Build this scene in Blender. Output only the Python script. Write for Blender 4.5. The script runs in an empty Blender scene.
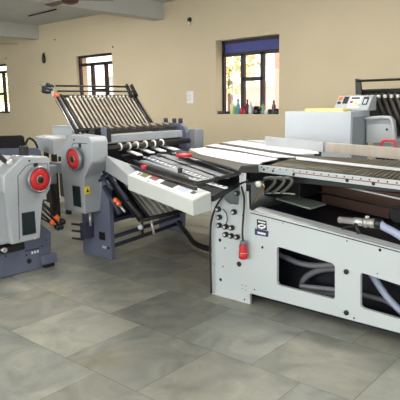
import bpy, bmesh, math, random
from mathutils import Vector, Matrix
random.seed(7)
SC = bpy.context.scene
COL = SC.collection

# ------------------------------------------------------------------ camera
F = 549.06; PITCH = math.radians(10.137); ROLL = math.radians(-.986); YAW = math.radians(49.118); CH = 1.55
_s, _c = math.sin(YAW), math.cos(YAW)
def _w(x, y, z): return Vector((_s*x - _c*y, _c*x + _s*y, z))
FW = _w(0, math.cos(PITCH), -math.sin(PITCH))
_rt = Vector((1, 0, 0)); _up = Vector((0, math.sin(PITCH), math.cos(PITCH)))
RT = _w(*(math.cos(ROLL)*_rt + math.sin(ROLL)*_up)); UP = _w(*(-math.sin(ROLL)*_rt + math.cos(ROLL)*_up))
CO = Vector((0, 0, CH))
def at(x, y, ax, v):
    """point of the place seen at photo pixel x,y lying on the plane axis=v (ax is 'x','y' or 'z')"""
    d = FW + (x-200)/F*RT - (y-200)/F*UP
    i = 'xyz'.index(ax)
    return CO + d*((v-CO[i])/d[i])
cam = bpy.data.cameras.new('camera'); co = bpy.data.objects.new('camera', cam); COL.objects.link(co)
cam.sensor_width = 36; cam.lens = F/400*36; cam.clip_start = .05; cam.clip_end = 200
co.matrix_world = Matrix((( RT.x, UP.x, -FW.x, 0), (RT.y, UP.y, -FW.y, 0), (RT.z, UP.z, -FW.z, CH), (0, 0, 0, 1)))
SC.camera = co

# ------------------------------------------------------------------ world, lights, exposure
W = bpy.data.worlds.new('world'); SC.world = W; W.use_nodes = True
bg = W.node_tree.nodes['Background']; bg.inputs[0].default_value = (.93, .97, 1, 1); bg.inputs[1].default_value = 2.6
def area(name, loc, target, sx, sy, power, col=(1, 1, 1)):
    l = bpy.data.lights.new(name, 'AREA'); l.shape = 'RECTANGLE'; l.size = sx; l.size_y = sy; l.energy = power; l.color = col
    o = bpy.data.objects.new(name, l); COL.objects.link(o); o.location = loc
    o.rotation_euler = (Vector(target)-Vector(loc)).to_track_quat('-Z', 'Y').to_euler()
    return o
sl = bpy.data.lights.new('sun', 'SUN'); sl.energy = 8; sl.angle = .02; so = bpy.data.objects.new('sun', sl); COL.objects.link(so)
so.rotation_euler = Vector((.25, .5, -1)).to_track_quat('-Z', 'Y').to_euler()
# added area lamps standing for daylight from unseen openings behind and beside the camera
area('opening_fill_front', (-5, -4.4, 1.9), (-5, 3, 1.3), 11, 2.4, 265, (1, .985, .95))
area('opening_fill_right', (3.3, 2.5, 1.9), (-4, 3.5, 1.2), 8, 2.4, 70, (1, .985, .96))
# fill lamps added under the ceiling; no tube fixtures are seen
area('ceiling_fill_middle', (-3.6, 4.4, 3.25), (-3.6, 4.4, 0), 2.4, .3, 105, (1, .97, .9))
area('ceiling_fill_left', (-8.8, 4.8, 3.25), (-8.8, 4.8, 0), 2.4, .3, 90, (1, .97, .9))
area('ceiling_fill_near', (-2.4, .6, 3.25), (-2.4, .6, 0), 2.4, .3, 45, (1, .97, .9))
SC.view_settings.view_transform = 'Standard'; SC.view_settings.look = 'None'
SC.view_settings.gamma = 1; SC.view_settings.use_curve_mapping = False
SC.view_settings.exposure = 0.18

# ------------------------------------------------------------------ materials
def lin(c): return tuple(((v/255)/12.92 if v/255 <= .04045 else ((v/255+.055)/1.055)**2.4) for v in c)
MATS = {}
def mat(name, rgb, rough=.5, metal=0., var=.08, scale=6., bump=0., coat=0., stretch=None, emit=0):
    if name in MATS: return MATS[name]
    m = bpy.data.materials.new(name); m.use_nodes = True; nt = m.node_tree; N = nt.nodes; L = nt.links
    b = N['Principled BSDF']; c = lin(rgb)
    tc = N.new('ShaderNodeTexCoord'); mp = N.new('ShaderNodeMapping'); L.new(tc.outputs['Object'], mp.inputs[0])
    if stretch: mp.inputs['Scale'].default_value = stretch
    nz = N.new('ShaderNodeTexNoise'); nz.inputs['Scale'].default_value = scale; nz.inputs['Detail'].default_value = 5
    L.new(mp.outputs[0], nz.inputs['Vector'])
    mx = N.new('ShaderNodeMix'); mx.data_type = 'RGBA'; L.new(nz.outputs[0], mx.inputs[0])
    mx.inputs[6].default_value = (*[v*(1-var*2) for v in c], 1); mx.inputs[7].default_value = (*[min(1, v*(1+var*2)) for v in c], 1)
    L.new(mx.outputs[2], b.inputs['Base Color'])
    b.inputs['Roughness'].default_value = rough; b.inputs['Metallic'].default_value = metal
    if coat: b.inputs['Coat Weight'].default_value = coat
    if emit:
        b.inputs['Emission Color'].default_value = (*c, 1); b.inputs['Emission Strength'].default_value = emit
    if bump:
        bp = N.new('ShaderNodeBump'); bp.inputs['Strength'].default_value = bump; bp.inputs['Distance'].default_value = .01
        L.new(nz.outputs[0], bp.inputs['Height']); L.new(bp.outputs[0], b.inputs['Normal'])
    MATS[name] = m; return m
M_wall = mat('cream_plaster', (197, 183, 154), .85, var=.035, scale=1.3, bump=.05)
M_ceil = mat('ceiling_paint', (176, 180, 180), .9, var=.02, scale=2)
M_beam = mat('beam_paint', (176, 176, 170), .9, var=.03, scale=2)
M_frame = mat('black_window_frame', (30, 28, 28), .45)
M_cover = mat('light_grey_enamel', (160, 164, 167), .42, var=.03, scale=9, coat=.15)
M_groove = mat('shadow_groove', (95, 97, 98), .6)
M_blue = mat('slate_blue_enamel', (94, 99, 118), .5, var=.07, scale=5)
M_dblue = mat('dark_blue_enamel', (48, 52, 72), .5, var=.1, scale=5)
M_white = mat('pale_grey_green_enamel', (188, 195, 195), .42, var=.02, scale=4, coat=.1)
M_panel = mat('ivory_enamel', (194, 197, 191), .45, var=.02, scale=5)
M_paneltop = mat('white_panel_face', (232, 233, 236), .4, var=.02)
M_black = mat('black_plastic', (22, 22, 24), .42, var=.1)
M_dark = mat('dark_steel', (52, 50, 50), .42, .6, var=.15, scale=12)
M_bar = mat('brown_oxide_bar', (74, 70, 66), .5, .1, var=.15, scale=20)
M_steel = mat('brushed_steel', (200, 200, 197), .32, .6, var=.08, scale=14)
M_slat = mat('weathered_slat', (138, 129, 116), .4, .3, var=.16, scale=9, stretch=(1, 1, 1))
M_belt = mat('grey_metal_strip', (150, 153, 158), .4, .15, var=.06, scale=8)
M_sheet = mat('white_plate', (212, 214, 217), .4, var=.025, scale=4)
M_red = mat('red_plastic', (192, 36, 40), .35, var=.04)
M_orange = mat('orange_plastic', (232, 105, 42), .4, var=.05)
M_yellow = mat('yellow_sticker', (235, 205, 40), .5, var=.03)
M_roller = mat('roller_brown_grey', (100, 94, 80), .4, .3, var=.14, scale=11)
M_deck = mat('deck_grey_brown', (56, 52, 46), .4, .3, var=.1, scale=10)
M_copper = mat('copper_brown_panel', (72, 52, 40), .28, .5, var=.45, scale=2, stretch=(1, 1, 2))
M_navy = mat('navy_tray', (32, 34, 44), .35, .2, var=.15, scale=4)
M_hose = mat('grey_hose', (112, 113, 118), .5, var=.06)
M_hoseb = mat('pale_blue_hose', (158, 168, 190), .45, var=.06)
M_glass_dark = mat('dark_display', (34, 44, 46), .15, var=.1, coat=.4)
M_collar = mat('white_collar', (225, 220, 208), .4, var=.03)
M_wood = mat('guide_aluminium', (186, 176, 162), .38, .2, var=.16, scale=5, stretch=(2, 1, .5))
M_rubber = mat('black_rubber', (18, 18, 19), .55)
M_ltgrey = mat('grey_box_enamel', (172, 178, 184), .5, var=.03, scale=4)
M_green = mat('green_plate', (128, 138, 128), .35, .4, var=.08)
M_grn = mat('dark_green_tape', (24, 86, 66), .5)
M_paper = mat('paper', (222, 224, 224), .8, var=.03)

def window_glass():
    m = bpy.data.materials.new('window_glass'); m.use_nodes = True; N = m.node_tree.nodes; L = m.node_tree.links
    N.remove(N['Principled BSDF']); t = N.new('ShaderNodeBsdfTransparent'); g = N.new('ShaderNodeBsdfGlossy'); g.inputs['Roughness'].default_value = .03
    mx = N.new('ShaderNodeMixShader'); mx.inputs[0].default_value = .05
    L.new(t.outputs[0], mx.inputs[1]); L.new(g.outputs[0], mx.inputs[2]); L.new(mx.outputs[0], N['Material Output'].inputs[0])
    return m
M_glass = window_glass()

def stone_mat():
    m = bpy.data.materials.new('polished_stone_tile'); m.use_nodes = True; N = m.node_tree.nodes; L = m.node_tree.links
    b = N['Principled BSDF']; a = N.new('ShaderNodeVertexColor'); a.layer_name = 'tone'
    tc = N.new('ShaderNodeTexCoord')
    # streaky veins, shifted per tile by the tile tone
    add = N.new('ShaderNodeVectorMath'); add.operation = 'MULTIPLY_ADD'; add.inputs[1].default_value = (37, 53, 11)
    L.new(a.outputs[0], add.inputs[0]); L.new(tc.outputs['Object'], add.inputs[2])
    n1 = N.new('ShaderNodeTexNoise'); n1.inputs['Scale'].default_value = 3.2; n1.inputs['Detail'].default_value = 7; n1.inputs['Distortion'].default_value = 1.2
    L.new(add.outputs[0], n1.inputs['Vector'])
    r1 = N.new('ShaderNodeValToRGB'); r1.color_ramp.elements[0].position = .3; r1.color_ramp.elements[0].color = (.70, .73, .73, 1)
    r1.color_ramp.elements[1].position = .72; r1.color_ramp.elements[1].color = (1.26, 1.22, 1.15, 1)
    L.new(n1.outputs[0], r1.inputs[0])
    n2 = N.new('ShaderNodeTexNoise'); n2.inputs['Scale'].default_value = 26; n2.inputs['Detail'].default_value = 4
    L.new(tc.outputs['Object'], n2.inputs['Vector'])
    r2 = N.new('ShaderNodeValToRGB'); r2.color_ramp.elements[0].color = (.9, .9, .9, 1); r2.color_ramp.elements[1].color = (1.08, 1.08, 1.07, 1)
    L.new(n2.outputs[0], r2.inputs[0])
    m1 = N.new('ShaderNodeMix'); m1.data_type = 'RGBA'; m1.blend_type = 'MULTIPLY'; m1.inputs[0].default_value = 1
    m2 = N.new('ShaderNodeMix'); m2.data_type = 'RGBA'; m2.blend_type = 'MULTIPLY'; m2.inputs[0].default_value = 1
    L.new(a.outputs[0], m1.inputs[6]); L.new(r1.outputs[0], m1.inputs[7]); L.new(m1.outputs[2], m2.inputs[6]); L.new(r2.outputs[0], m2.inputs[7])
    # rusty stains with a shape of their own near one seam
    n3 = N.new('ShaderNodeTexNoise'); n3.inputs['Scale'].default_value = 1.7; n3.inputs['Detail'].default_value = 6; L.new(tc.outputs['Object'], n3.inputs['Vector'])
    r3 = N.new('ShaderNodeValToRGB'); r3.color_ramp.elements[0].position = .58; r3.color_ramp.elements[0].color = (0, 0, 0, 1); r3.color_ramp.elements[1].position = .72; r3.color_ramp.elements[1].color = (.75, .75, .75, 1)
    L.new(n3.outputs[0], r3.inputs[0]); m3 = N.new('ShaderNodeMix'); m3.data_type = 'RGBA'; m3.blend_type = 'MULTIPLY'; m3.inputs[7].default_value = (1, .86, .66, 1)
    L.new(r3.outputs[0], m3.inputs[0]); L.new(m2.outputs[2], m3.inputs[6]); L.new(m3.outputs[2], b.inputs['Base Color'])
    mr = N.new('ShaderNodeMapRange'); mr.inputs[3].default_value = .38; mr.inputs[4].default_value = .6; L.new(n1.outputs[0], mr.inputs[0])
    L.new(mr.outputs[0], b.inputs['Roughness'])
    bp = N.new('ShaderNodeBump'); bp.inputs['Strength'].default_value = .08; bp.inputs['Distance'].default_value = .005
    L.new(n2.outputs[0], bp.inputs['Height']); L.new(bp.outputs[0], b.inputs['Normal'])
    return m
M_stone = stone_mat()

# ------------------------------------------------------------------ mesh helpers
class MB:
    def __init__(s): s.bm = bmesh.new()
    def box(s, a, b, bev=0):
        lo = [min(a[i], b[i]) for i in range(3)]; hi = [max(a[i], b[i]) for i in range(3)]
        vs = [s.bm.verts.new((x, y, z)) for x in (lo[0], hi[0]) for y in (lo[1], hi[1]) for z in (lo[2], hi[2])]
        fs = [s.bm.faces.new([vs[i] for i in q]) for q in ((0,1,3,2),(4,6,7,5),(0,4,5,1),(2,3,7,6),(0,2,6,4),(1,5,7,3))]
        if bev: bmesh.ops.bevel(s.bm, geom=list({e for f in fs for e in f.edges}), offset=bev, segments=2, affect='EDGES', profile=.5)
        return s
    def hexa(s, p, bev=0):
        """p: four bottom points then the four top points in the same order"""
        vs = [s.bm.verts.new(q) for q in p]
        fs = [s.bm.faces.new([vs[i] for i in q]) for q in ((3,2,1,0),(4,5,6,7),(0,1,5,4),(1,2,6,5),(2,3,7,6),(3,0,4,7))]
        if bev: bmesh.ops.bevel(s.bm, geom=list({e for f in fs for e in f.edges}), offset=bev, segments=2, affect='EDGES', profile=.5)
        return s
    def prism(s, pts, off, bev=0):
        off = Vector(off); a = [s.bm.verts.new(p) for p in pts]; b = [s.bm.verts.new(Vector(p)+off) for p in pts]
        n = len(pts); fs = [s.bm.faces.new(a), s.bm.faces.new(b[::-1])]
        fs += [s.bm.faces.new((a[i], b[i], b[(i+1) % n], a[(i+1) % n])) for i in range(n)]
        if bev: bmesh.ops.bevel(s.bm, geom=list({e for f in fs for e in f.edges}), offset=bev, segments=3, affect='EDGES', profile=.5)
        return s
    def cyl(s, p0, p1, r, r1=None, n=16):
        p0 = Vector(p0); p1 = Vector(p1); d = p1-p0; q = d.to_track_quat('Z', 'Y').to_matrix(); r1 = r if r1 is None else r1
        A = [s.bm.verts.new(p0 + q @ Vector((math.cos(t)*r, math.sin(t)*r, 0))) for t in [2*math.pi*i/n for i in range(n)]]
        B = [s.bm.verts.new(p1 + q @ Vector((math.cos(t)*r1, math.sin(t)*r1, 0))) for t in [2*math.pi*i/n for i in range(n)]]
        s.bm.faces.new(A[::-1]); s.bm.faces.new(B)
        for i in range(n): f = s.bm.faces.new((A[i], A[(i+1) % n], B[(i+1) % n], B[i])); f.smooth = True
        return s
    def lathe(s, base, axis, prof, n=28):
        base = Vector(base); q = Vector(axis).to_track_quat('Z', 'Y').to_matrix(); rings = []
        for r, h in prof:
            rings.append([s.bm.verts.new(base + q @ Vector((math.cos(2*math.pi*i/n)*r, math.sin(2*math.pi*i/n)*r, h))) for i in range(n)])
        for a, b in zip(rings, rings[1:]):
            for i in range(n): f = s.bm.faces.new((a[i], a[(i+1) % n], b[(i+1) % n], b[i])); f.smooth = True
        s.bm.faces.new(rings[0][::-1]); s.bm.faces.new(rings[-1]); return s
    def tube(s, pts, r, n=10, smooth=3):
        P = [Vector(p) for p in pts]
        if len(P) > 2 and smooth:
            Q = []
            for i in range(len(P)-1):
                a = P[max(0, i-1)]; b = P[i]; c = P[i+1]; d = P[min(len(P)-1, i+2)]
                for k in range(smooth*2):
                    t = k/(smooth*2)
                    Q.append(.5*((2*b)+(c-a)*t+(2*a-5*b+4*c-d)*t*t+(3*b-a-3*c+d)*t**3))
            Q.append(P[-1]); P = Q
        rings = []; up = Vector((0, 0, 1)); prev = None
        for i, p in enumerate(P):
            t = (P[min(i+1, len(P)-1)]-P[max(i-1, 0)]).normalized()
            u = prev if prev is not None else (up if abs(t.dot(up)) < .9 else Vector((1, 0, 0)))
            x = (u - t*u.dot(t)).normalized(); y = t.cross(x); prev = x
            rings.append([s.bm.verts.new(p + r*(math.cos(2*math.pi*k/n)*x + math.sin(2*math.pi*k/n)*y)) for k in range(n)])
        for a, b in zip(rings, rings[1:]):
            for i in range(n): f = s.bm.faces.new((a[i], a[(i+1) % n], b[(i+1) % n], b[i])); f.smooth = True
        s.bm.faces.new(rings[0][::-1]); s.bm.faces.new(rings[-1]); return s
    def build(s, name, m, parent=None, loc=None):
        o0 = Vector(root_loc(parent)) if parent else Vector(loc or (0, 0, 0))
        bmesh.ops.recalc_face_normals(s.bm, faces=s.bm.faces)
        for v in s.bm.verts: v.co -= o0
        me = bpy.data.meshes.new(name); s.bm.to_mesh(me); s.bm.free(); me.materials.append(m)
        o = bpy.data.objects.new(name, me); COL.objects.link(o)
        if parent: o.parent = parent
        else: o.location = o0
        return o
def root_loc(o):
    while o.parent: o = o.parent
    return o.location
def thing(name, label, cat, loc=(0, 0, 0), group=None):
    o = bpy.data.objects.new(name, None); COL.objects.link(o); o.location = loc; o.empty_display_size = .1
    return tag(o, label, cat, group)
def tag(o, label, cat, group=None):
    o['label'] = label; o['category'] = cat
    if group: o['group'] = group
    return o
def struct(o): o['kind'] = 'structure'; return o
def plate(name, outline, holes, thick, m, parent, axis='y', bevel=.0015):
    """flat plate with real holes; outline and holes are lists of (h, z), the plate lies on axis = thick[0]..thick[1]"""
    cu = bpy.data.curves.new(name, 'CURVE'); cu.dimensions = '2D'; cu.fill_mode = 'BOTH'
    d0, d1 = thick; cu.extrude = abs(d1-d0)/2-bevel; cu.bevel_depth = bevel
    for poly in [outline]+holes:
        sp = cu.splines.new('POLY'); sp.points.add(len(poly)-1); sp.use_cyclic_u = True
        for q, p in zip(sp.points, poly): q.co = (p[0], p[1], 0, 1)
    t = bpy.data.objects.new('t', cu); COL.objects.link(t)
    me = bpy.data.meshes.new_from_object(t.evaluated_get(bpy.context.evaluated_depsgraph_get()))
    bpy.data.objects.remove(t); bpy.data.curves.remove(cu)
    o0 = Vector(root_loc(parent)) if parent else Vector((0, 0, 0)); mid = (d0+d1)/2
    for v in me.vertices:
        h, z, e = v.co
        v.co = (Vector((h, mid - e, z)) if axis == 'y' else Vector((mid + e, h, z))) - o0
    me.name = name; me.materials.clear(); me.materials.append(m); me.update()
    o = bpy.data.objects.new(name, me); COL.objects.link(o)
    if parent: o.parent = parent
    return o
def circ(h, z, r, n=16): return [(h+r*math.cos(2*math.pi*i/n), z+r*math.sin(2*math.pi*i/n)) for i in range(n)]
def rrect(pts, r, n=4):
    """round the corners of a convex polygon of (h, z) points"""
    out = []; N = len(pts)
    for i in range(N):
        a, b, c = Vector(pts[i-1]), Vector(pts[i]), Vector(pts[(i+1) % N])
        p = b + (a-b).normalized()*r; q = b + (c-b).normalized()*r
        for k in range(n+1):
            t = k/n; out.append(tuple((1-t)**2*p + 2*t*(1-t)*b + t*t*q))
    return out
def hy(x, y, v): p = at(x, y, 'y', v); return (p.x, p.z)
def hx(x, y, v): p = at(x, y, 'x', v); return (p.y, p.z)

# ------------------------------------------------------------------ the room
WALL_Y = 7.5; CEIL = 3.33; XL = -17.5; XR = 4.0; YF = -5.0
TS = .645
def make_floor():
    bm = bmesh.new(); cl = bm.loops.layers.float_color.new('tone')
    base = (139, 139, 131)
    known = {}
    r0 = 1.852
    def face(x0, x1, y0, y1, z, c):
        f = bm.faces.new([bm.verts.new(p) for p in ((x0, y0, z), (x1, y0, z), (x1, y1, z), (x0, y1, z))])
        for l in f.loops: l[cl] = (*c, 1)
    rnd = random.Random(3)
    # tone of tiles that stand out, by tile centre
    spots = [((-2.73-.32, 2.17), 1.17), ((-2.73, 2.82), .80), ((-2.4, 2.2), .93), ((-3.4, 2.82), 1.1), ((-2.08, 2.82), 1.0), ((-3.7, 2.17), .9), ((-2.1, 1.5), .9), ((-1.45, 2.82), .93), ((-2.75, 1.53), 1.02)]
    for k in range(-11, 10):
        y0 = r0+k*TS; y1 = y0+TS
        off = -2.733 if k % 2 == 0 else -2.425
        for j in range(-24, 12):
            x0 = off+j*TS; x1 = x0+TS
            if x1 < XL or x0 > XR or y1 < YF or y0 > WALL_Y: continue
            t = rnd.uniform(.88, 1.1); w = rnd.uniform(-.02, .02)
            for (cx, cy), v in spots:
                if x0 < cx < x1 and y0 < cy < y1: t = v
            c = lin(base); c = (c[0]*t*(1+w), c[1]*t, c[2]*t*(1-w*1.5))
            g = .0016
            face(max(XL, x0+g), min(XR, x1-g), max(YF, y0+g), min(WALL_Y, y1-g), 0, c)
    face(XL, XR, YF, WALL_Y, -.002, lin((84, 83, 75)))
    me = bpy.data.meshes.new('floor'); bm.to_mesh(me); bm.free(); me.materials.append(M_stone)
    o = bpy.data.objects.new('floor', me); COL.objects.link(o); struct(o)
make_floor()
struct(MB().box((XL, YF, CEIL), (XR, WALL_Y+.3, CEIL+.15)).build('ceiling', M_ceil))
struct(MB().box((XL-.2, YF, 0), (XL, WALL_Y+.3, CEIL)).build('wall_left', M_wall))
# front and right walls have wide openings for daylight
struct(MB().box((XL, YF-.2, 0), (XR, YF, .6)).box((XL, YF-.2, 2.9), (XR, YF, CEIL)).build('wall_front', M_wall))
struct(MB().box((XR, YF, 0), (XR+.2, WALL_Y+.3, .6)).box((XR, YF, 2.9), (XR+.2, WALL_Y+.3, CEIL)).build('wall_right', M_wall))
WINS = [(-6.08, -4.81, 1.333, 2.567), (-9.95, -8.78, 1.345, 2.56), (-14.0, -12.79, 1.35, 2.567)]
wl = plate('wall_back', [(XL, 0), (XR, 0), (XR, CEIL), (XL, CEIL)], [[(a, c), (b, c), (b, d), (a, d)] for a, b, c, d in WINS], (WALL_Y, WALL_Y+.28), M_wall, None, bevel=0)
struct(wl)
struct(MB().box((-7.545, YF, 3.037), (-7.286, WALL_Y, CEIL)).build('trim_1', M_beam))
struct(MB().box((-11.55, YF, 3.03), (-11.29, WALL_Y, CEIL)).build('trim_2', M_beam))

# ------------------------------------------------------------------ windows
M_blind = mat('blue_fanlight_film', (62, 66, 130), .5, var=.06, scale=9)
def window(n, win, kind):
    a, b, c, d = win; y = WALL_Y+(.2 if kind == 'right' else .09); t = .045
    r = struct(thing('window_%d' % n, '', 'window', ((a+b)/2, y, c)))
    del r['label']; del r['category']
    w = b-a; h = d-c
    f = MB()
    f.box((a, y-.03, c), (a+t, y+.03, d)).box((b-t, y-.03, c), (b, y+.03, d)).box((a, y-.03, c), (b, y+.03, c+t)).box((a, y-.03, d-t), (b, y+.03, d))
    zt = c+h*(.81 if kind == 'right' else .845)
    f.box((a, y-.03, zt-.03), (b, y+.03, zt+.03))
    if kind == 'right':
        x1 = a+w*.34; x2 = a+w*.655
        f.box((x1-.035, y-.03, c), (x1+.035, y+.03, zt)).box((x2-.035, y-.03, c), (x2+.035, y+.03, zt)); zm = c+h*.47
        f.box((x1, y-.03, zm-.03), (x2, y+.03, zm+.03))
    else:
        x1 = a+w*.37; x2 = a+w*.75
        f.box((x1-.035, y-.03, c), (x1+.035, y+.03, zt)).box((x2-.035, y-.03, c), (x2+.035, y+.03, zt)); zm = c+h*.4
        f.box((x1, y-.03, zm-.03), (x2, y+.03, zm+.03))
    f.build('window_frame', M_frame, r)
    MB().box((a+t, y-.003, c+t), (b-t, y+.003, zt-.03)).build('pane', M_glass, r)
    if kind == 'right': MB().box((a+t, y-.004, zt+.03), (b-t, y+.004, d-t)).build('fanlight', M_blind, r)
    else: MB().box((a+t, y-.003, zt+.03), (b-t, y+.003, d-t)).build('fanlight', M_glass, r)
window(1, WINS[0], 'right'); window(2, WINS[1], 'mid'); window(3, WINS[2], 'mid')

# ------------------------------------------------------------------ outside
M_ground = mat('dusty_ground', (190, 180, 160), .9)
struct(MB().box((-60, WALL_Y+.3, -.3), (30, 60, -.1)).build('ground', M_ground))
M_leaf = mat('foliage', (205, 212, 160), .8, var=.15, scale=9)
M_brick = mat('red_brick', (214, 128, 112), .8, var=.05, scale=12)
M_pale = mat('pale_render', (232, 228, 222), .85, var=.03)
M_bark = mat('bark', (110, 95, 80), .9, var=.2)
def building(x0, x1, y0, y1, h, m, label, nwin):
    t = thing('building', label, 'building', ((x0+x1)/2, (y0+y1)/2, -.1))
    MB().box((x0, y0, -.1), (x1, y1, h)).build('wall', m, t)
    MB().box((x0-.2, y0-.2, h), (x1+.2, y1+.2, h+.2)).build('roof', M_pale, t)
    for i in range(nwin):
        cx = x0+(x1-x0)*(i+.5)/nwin
        MB().box((cx-.5, y0-.03, 1.2), (cx+.5, y0+.02, 2.6)).build('window', M_ltgrey, t)
building(-8.15, -1.0, 12.5, 18, 6, M_brick, 'red brick building seen through the right part of the window by the bottles', 1)
building(-15, -10.9, 15, 19, 2.0, M_pale, 'low pale shed seen through the lower left of the window by the bottles', 1)
def tree(x, y, h, r, label, seed):
    t = thing('tree', label, 'tree', (x, y, -.1)); rn = random.Random(seed)
    MB().cyl((x, y, -.1), (x, y, h*.7), .12, .07).build('trunk', M_bark, t)
    m = MB()
    for i in range(380):
        u = Vector((rn.gauss(0, 1), rn.gauss(0, 1), rn.gauss(0, 1))).normalized()*r*rn.uniform(.35, 1)
        c = Vector((x, y, h*.72))+Vector((u.x, u.y, u.z*.9)); s = rn.uniform(.06, .14)
        a = Vector((rn.gauss(0, 1), rn.gauss(0, 1), rn.gauss(0, 1))).normalized(); b = a.orthogonal().normalized()
        m.bm.faces.new([m.bm.verts.new(c+q) for q in (a*s, b*s*.6, -a*s, -b*s*.6)])
    m.build('crown', M_leaf, t)
tree(-10.4, 13.5, 3.6, 1.0, 'leafy tree outside the left pane of the window by the bottles', 1)
building(-25, -15.9, 14.9, 19, 2.6, M_pale, 'pale building seen through the middle window behind the folding plates', 3)
tree(-21.2, 12.6, 3.2, 1.3, 'leafy tree outside the window at the left edge', 3)

# ------------------------------------------------------------------ bottles and tins on the window sill
def bottle(px, h, r, rgb, cap, label, tapered=True, cat='bottle', name='bottle'):
    p = at(px, 114.3, 'y', WALL_Y+.07); z = WINS[0][2]+.0005
    m = mat('bottle_'+'_'.join(map(str, rgb)), rgb, .3, var=.03)
    prof = [(r*.9, 0), (r, .008), (r, h*.6), (r*.45, h*.78), (r*.4, h*.84)] if tapered else [(r*.95, 0), (r, .006), (r, h*.86)]
    t = thing(name, label, cat, (p.x, p.y, z), 'bottles and tins on the window sill')
    MB().lathe((p.x, p.y, z), (0, 0, 1), prof, 16).build('body', m, t)
    MB().cyl((p.x, p.y, z+h*.84), (p.x, p.y, z+h), r*(.5 if tapered else .9)).build('cap', mat('cap_'+'_'.join(map(str, cap)), cap, .4), t)
bottle(219.3, .06, .035, (60, 50, 40), (200, 190, 170), 'small dark tin at the far left end of the window sill', False, 'tin', 'tin')
bottle(222.8, .05, .03, (50, 48, 46), (50, 48, 46), 'low black tin beside the pale cream bottle on the window sill', False, 'tin', 'tin')
bottle(232.2, .25, .036, (226, 218, 170), (236, 230, 200), 'tall pale cream bottle on the window sill, left of the green one')
bottle(235.0, .17, .026, (120, 160, 80), (230, 226, 190), 'slim yellow-green bottle between cream and blue bottles on the sill')
bottle(238.1, .25, .034, (70, 150, 170), (30, 40, 60), 'tall teal blue bottle with dark cap on the window sill')
bottle(241.6, .14, .034, (150, 30, 45), (120, 20, 30), 'dark red bottle left of the other red container on sill')
bottle(244.6, .12, .032, (170, 34, 48), (60, 20, 30), 'low red container right of the dark red bottle on sill', False, 'container', 'container')
bottle(247.4, .24, .026, (52, 28, 34), (25, 22, 24), 'tall slim black bottle beside the red containers on the sill')
bottle(250.7, .20, .04, (196, 205, 205), (220, 224, 224), 'clear grey wide bottle in the middle of the window sill')
bottle(256.6, .13, .056, (24, 24, 26), (30, 30, 30), 'wide black can on the window sill behind the middle bar', False, 'can', 'can')
bottle(260.9, .10, .024, (26, 26, 28), (26, 26, 28), 'small black can right of the wide black can on sill', False, 'can', 'can')
bottle(263.2, .20, .034, (120, 150, 125), (50, 110, 80), 'grey green bottle with green cap on the window sill')
bottle(266.6, .07, .04, (215, 210, 200), (235, 232, 225), 'low white tub on the window sill right of green bottle', False, 'tub', 'tub')
bottle(270.6, .08, .045, (30, 30, 32), (36, 36, 38), 'low black tin left of the tall dark bottle on sill', False, 'tin', 'tin')
bottle(273.8, .22, .034, (70, 76, 82), (30, 32, 36), 'dark grey bottle at the right of the window sill')
bottle(277.2, .09, .045, (34, 32, 32), (28, 28, 28), 'black tin at the far right end of the window sill', False, 'tin', 'tin')

# ------------------------------------------------------------------ small things on wall and ceiling
p = at(190.2, 97.2, 'y', WALL_Y)
t = MB().box((p.x-.075, WALL_Y-.004, p.z-.105), (p.x+.075, WALL_Y-.001, p.z+.105)).build('notice', M_paper); tag(t, 'small white paper notice on the cream wall left of the big window', 'notice')
t2 = MB()
for i in range(7):
    w = random.uniform(.03, .055); t2.box((p.x-.058, WALL_Y-.0055, p.z+.075-i*.023), (p.x-.058+2*w, WALL_Y-.0045, p.z+.08-i*.023))
o = t2.build('print', mat('grey_print', (150, 152, 158), .8)); o.parent = t
p = at(23.5, 120, 'y', WALL_Y)
t = MB().box((p.x-.12, WALL_Y-.004, p.z-.1), (p.x+.12, WALL_Y-.001, p.z+.1)).build('notice', mat('faded_paper', (196, 184, 160), .85, var=.08, scale=20)); tag(t, 'faded beige paper stuck low on the wall right of left window', 'notice')
p = at(45.2, 57.5, 'y', WALL_Y)
t = thing('wall_hook_bag', 'small black bundle hanging on the wall left of middle window', 'bundle', p)
MB().lathe((p.x, WALL_Y-.045, p.z-.13), (0, 0, 1), [(.015, 0), (.04, .03), (.043, .1), (.03, .17), (.008, .23)], 14).build('pouch', M_black, t)
MB().cyl((p.x, WALL_Y-.045, p.z+.09), (p.x, WALL_Y+.002, p.z+.115), .006).build('nail', M_dark, t)
p = at(190.4, 19.8, 'y', WALL_Y)
t = thing('wall_bulb_holder', 'dark round bulb holder high on the cream wall', 'bulb holder', p)
MB().lathe((p.x, WALL_Y+.001, p.z), (0, -1, 0), [(.03, 0), (.04, .01), (.035, .045), (.02, .06)], 18).build('holder', M_dark, t)
MB().lathe((p.x, WALL_Y-.04, p.z-.03), (0, 0, -1), [(.012, 0), (.024, .03), (.02, .06), (.005, .075)], 14).build('bulb', mat('dusty_bulb', (200, 196, 185), .3), t)
for (x, y, lab) in ((55, 39.7, 'small dark screw hole high on the wall under the beam'), (112.8, 47, 'tiny dark nail in the wall right of the middle window'), (6, 58.5, 'tiny dark nail above the window at the left edge')):
    p = at(x, y, 'y', WALL_Y); t = MB().cyl((p.x, WALL_Y+.001, p.z), (p.x, WALL_Y-.015, p.z), .018, .012).build('wall_nail', M_dark, None, p); tag(t, lab.replace('screw hole', 'nail'), 'nail')

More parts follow.
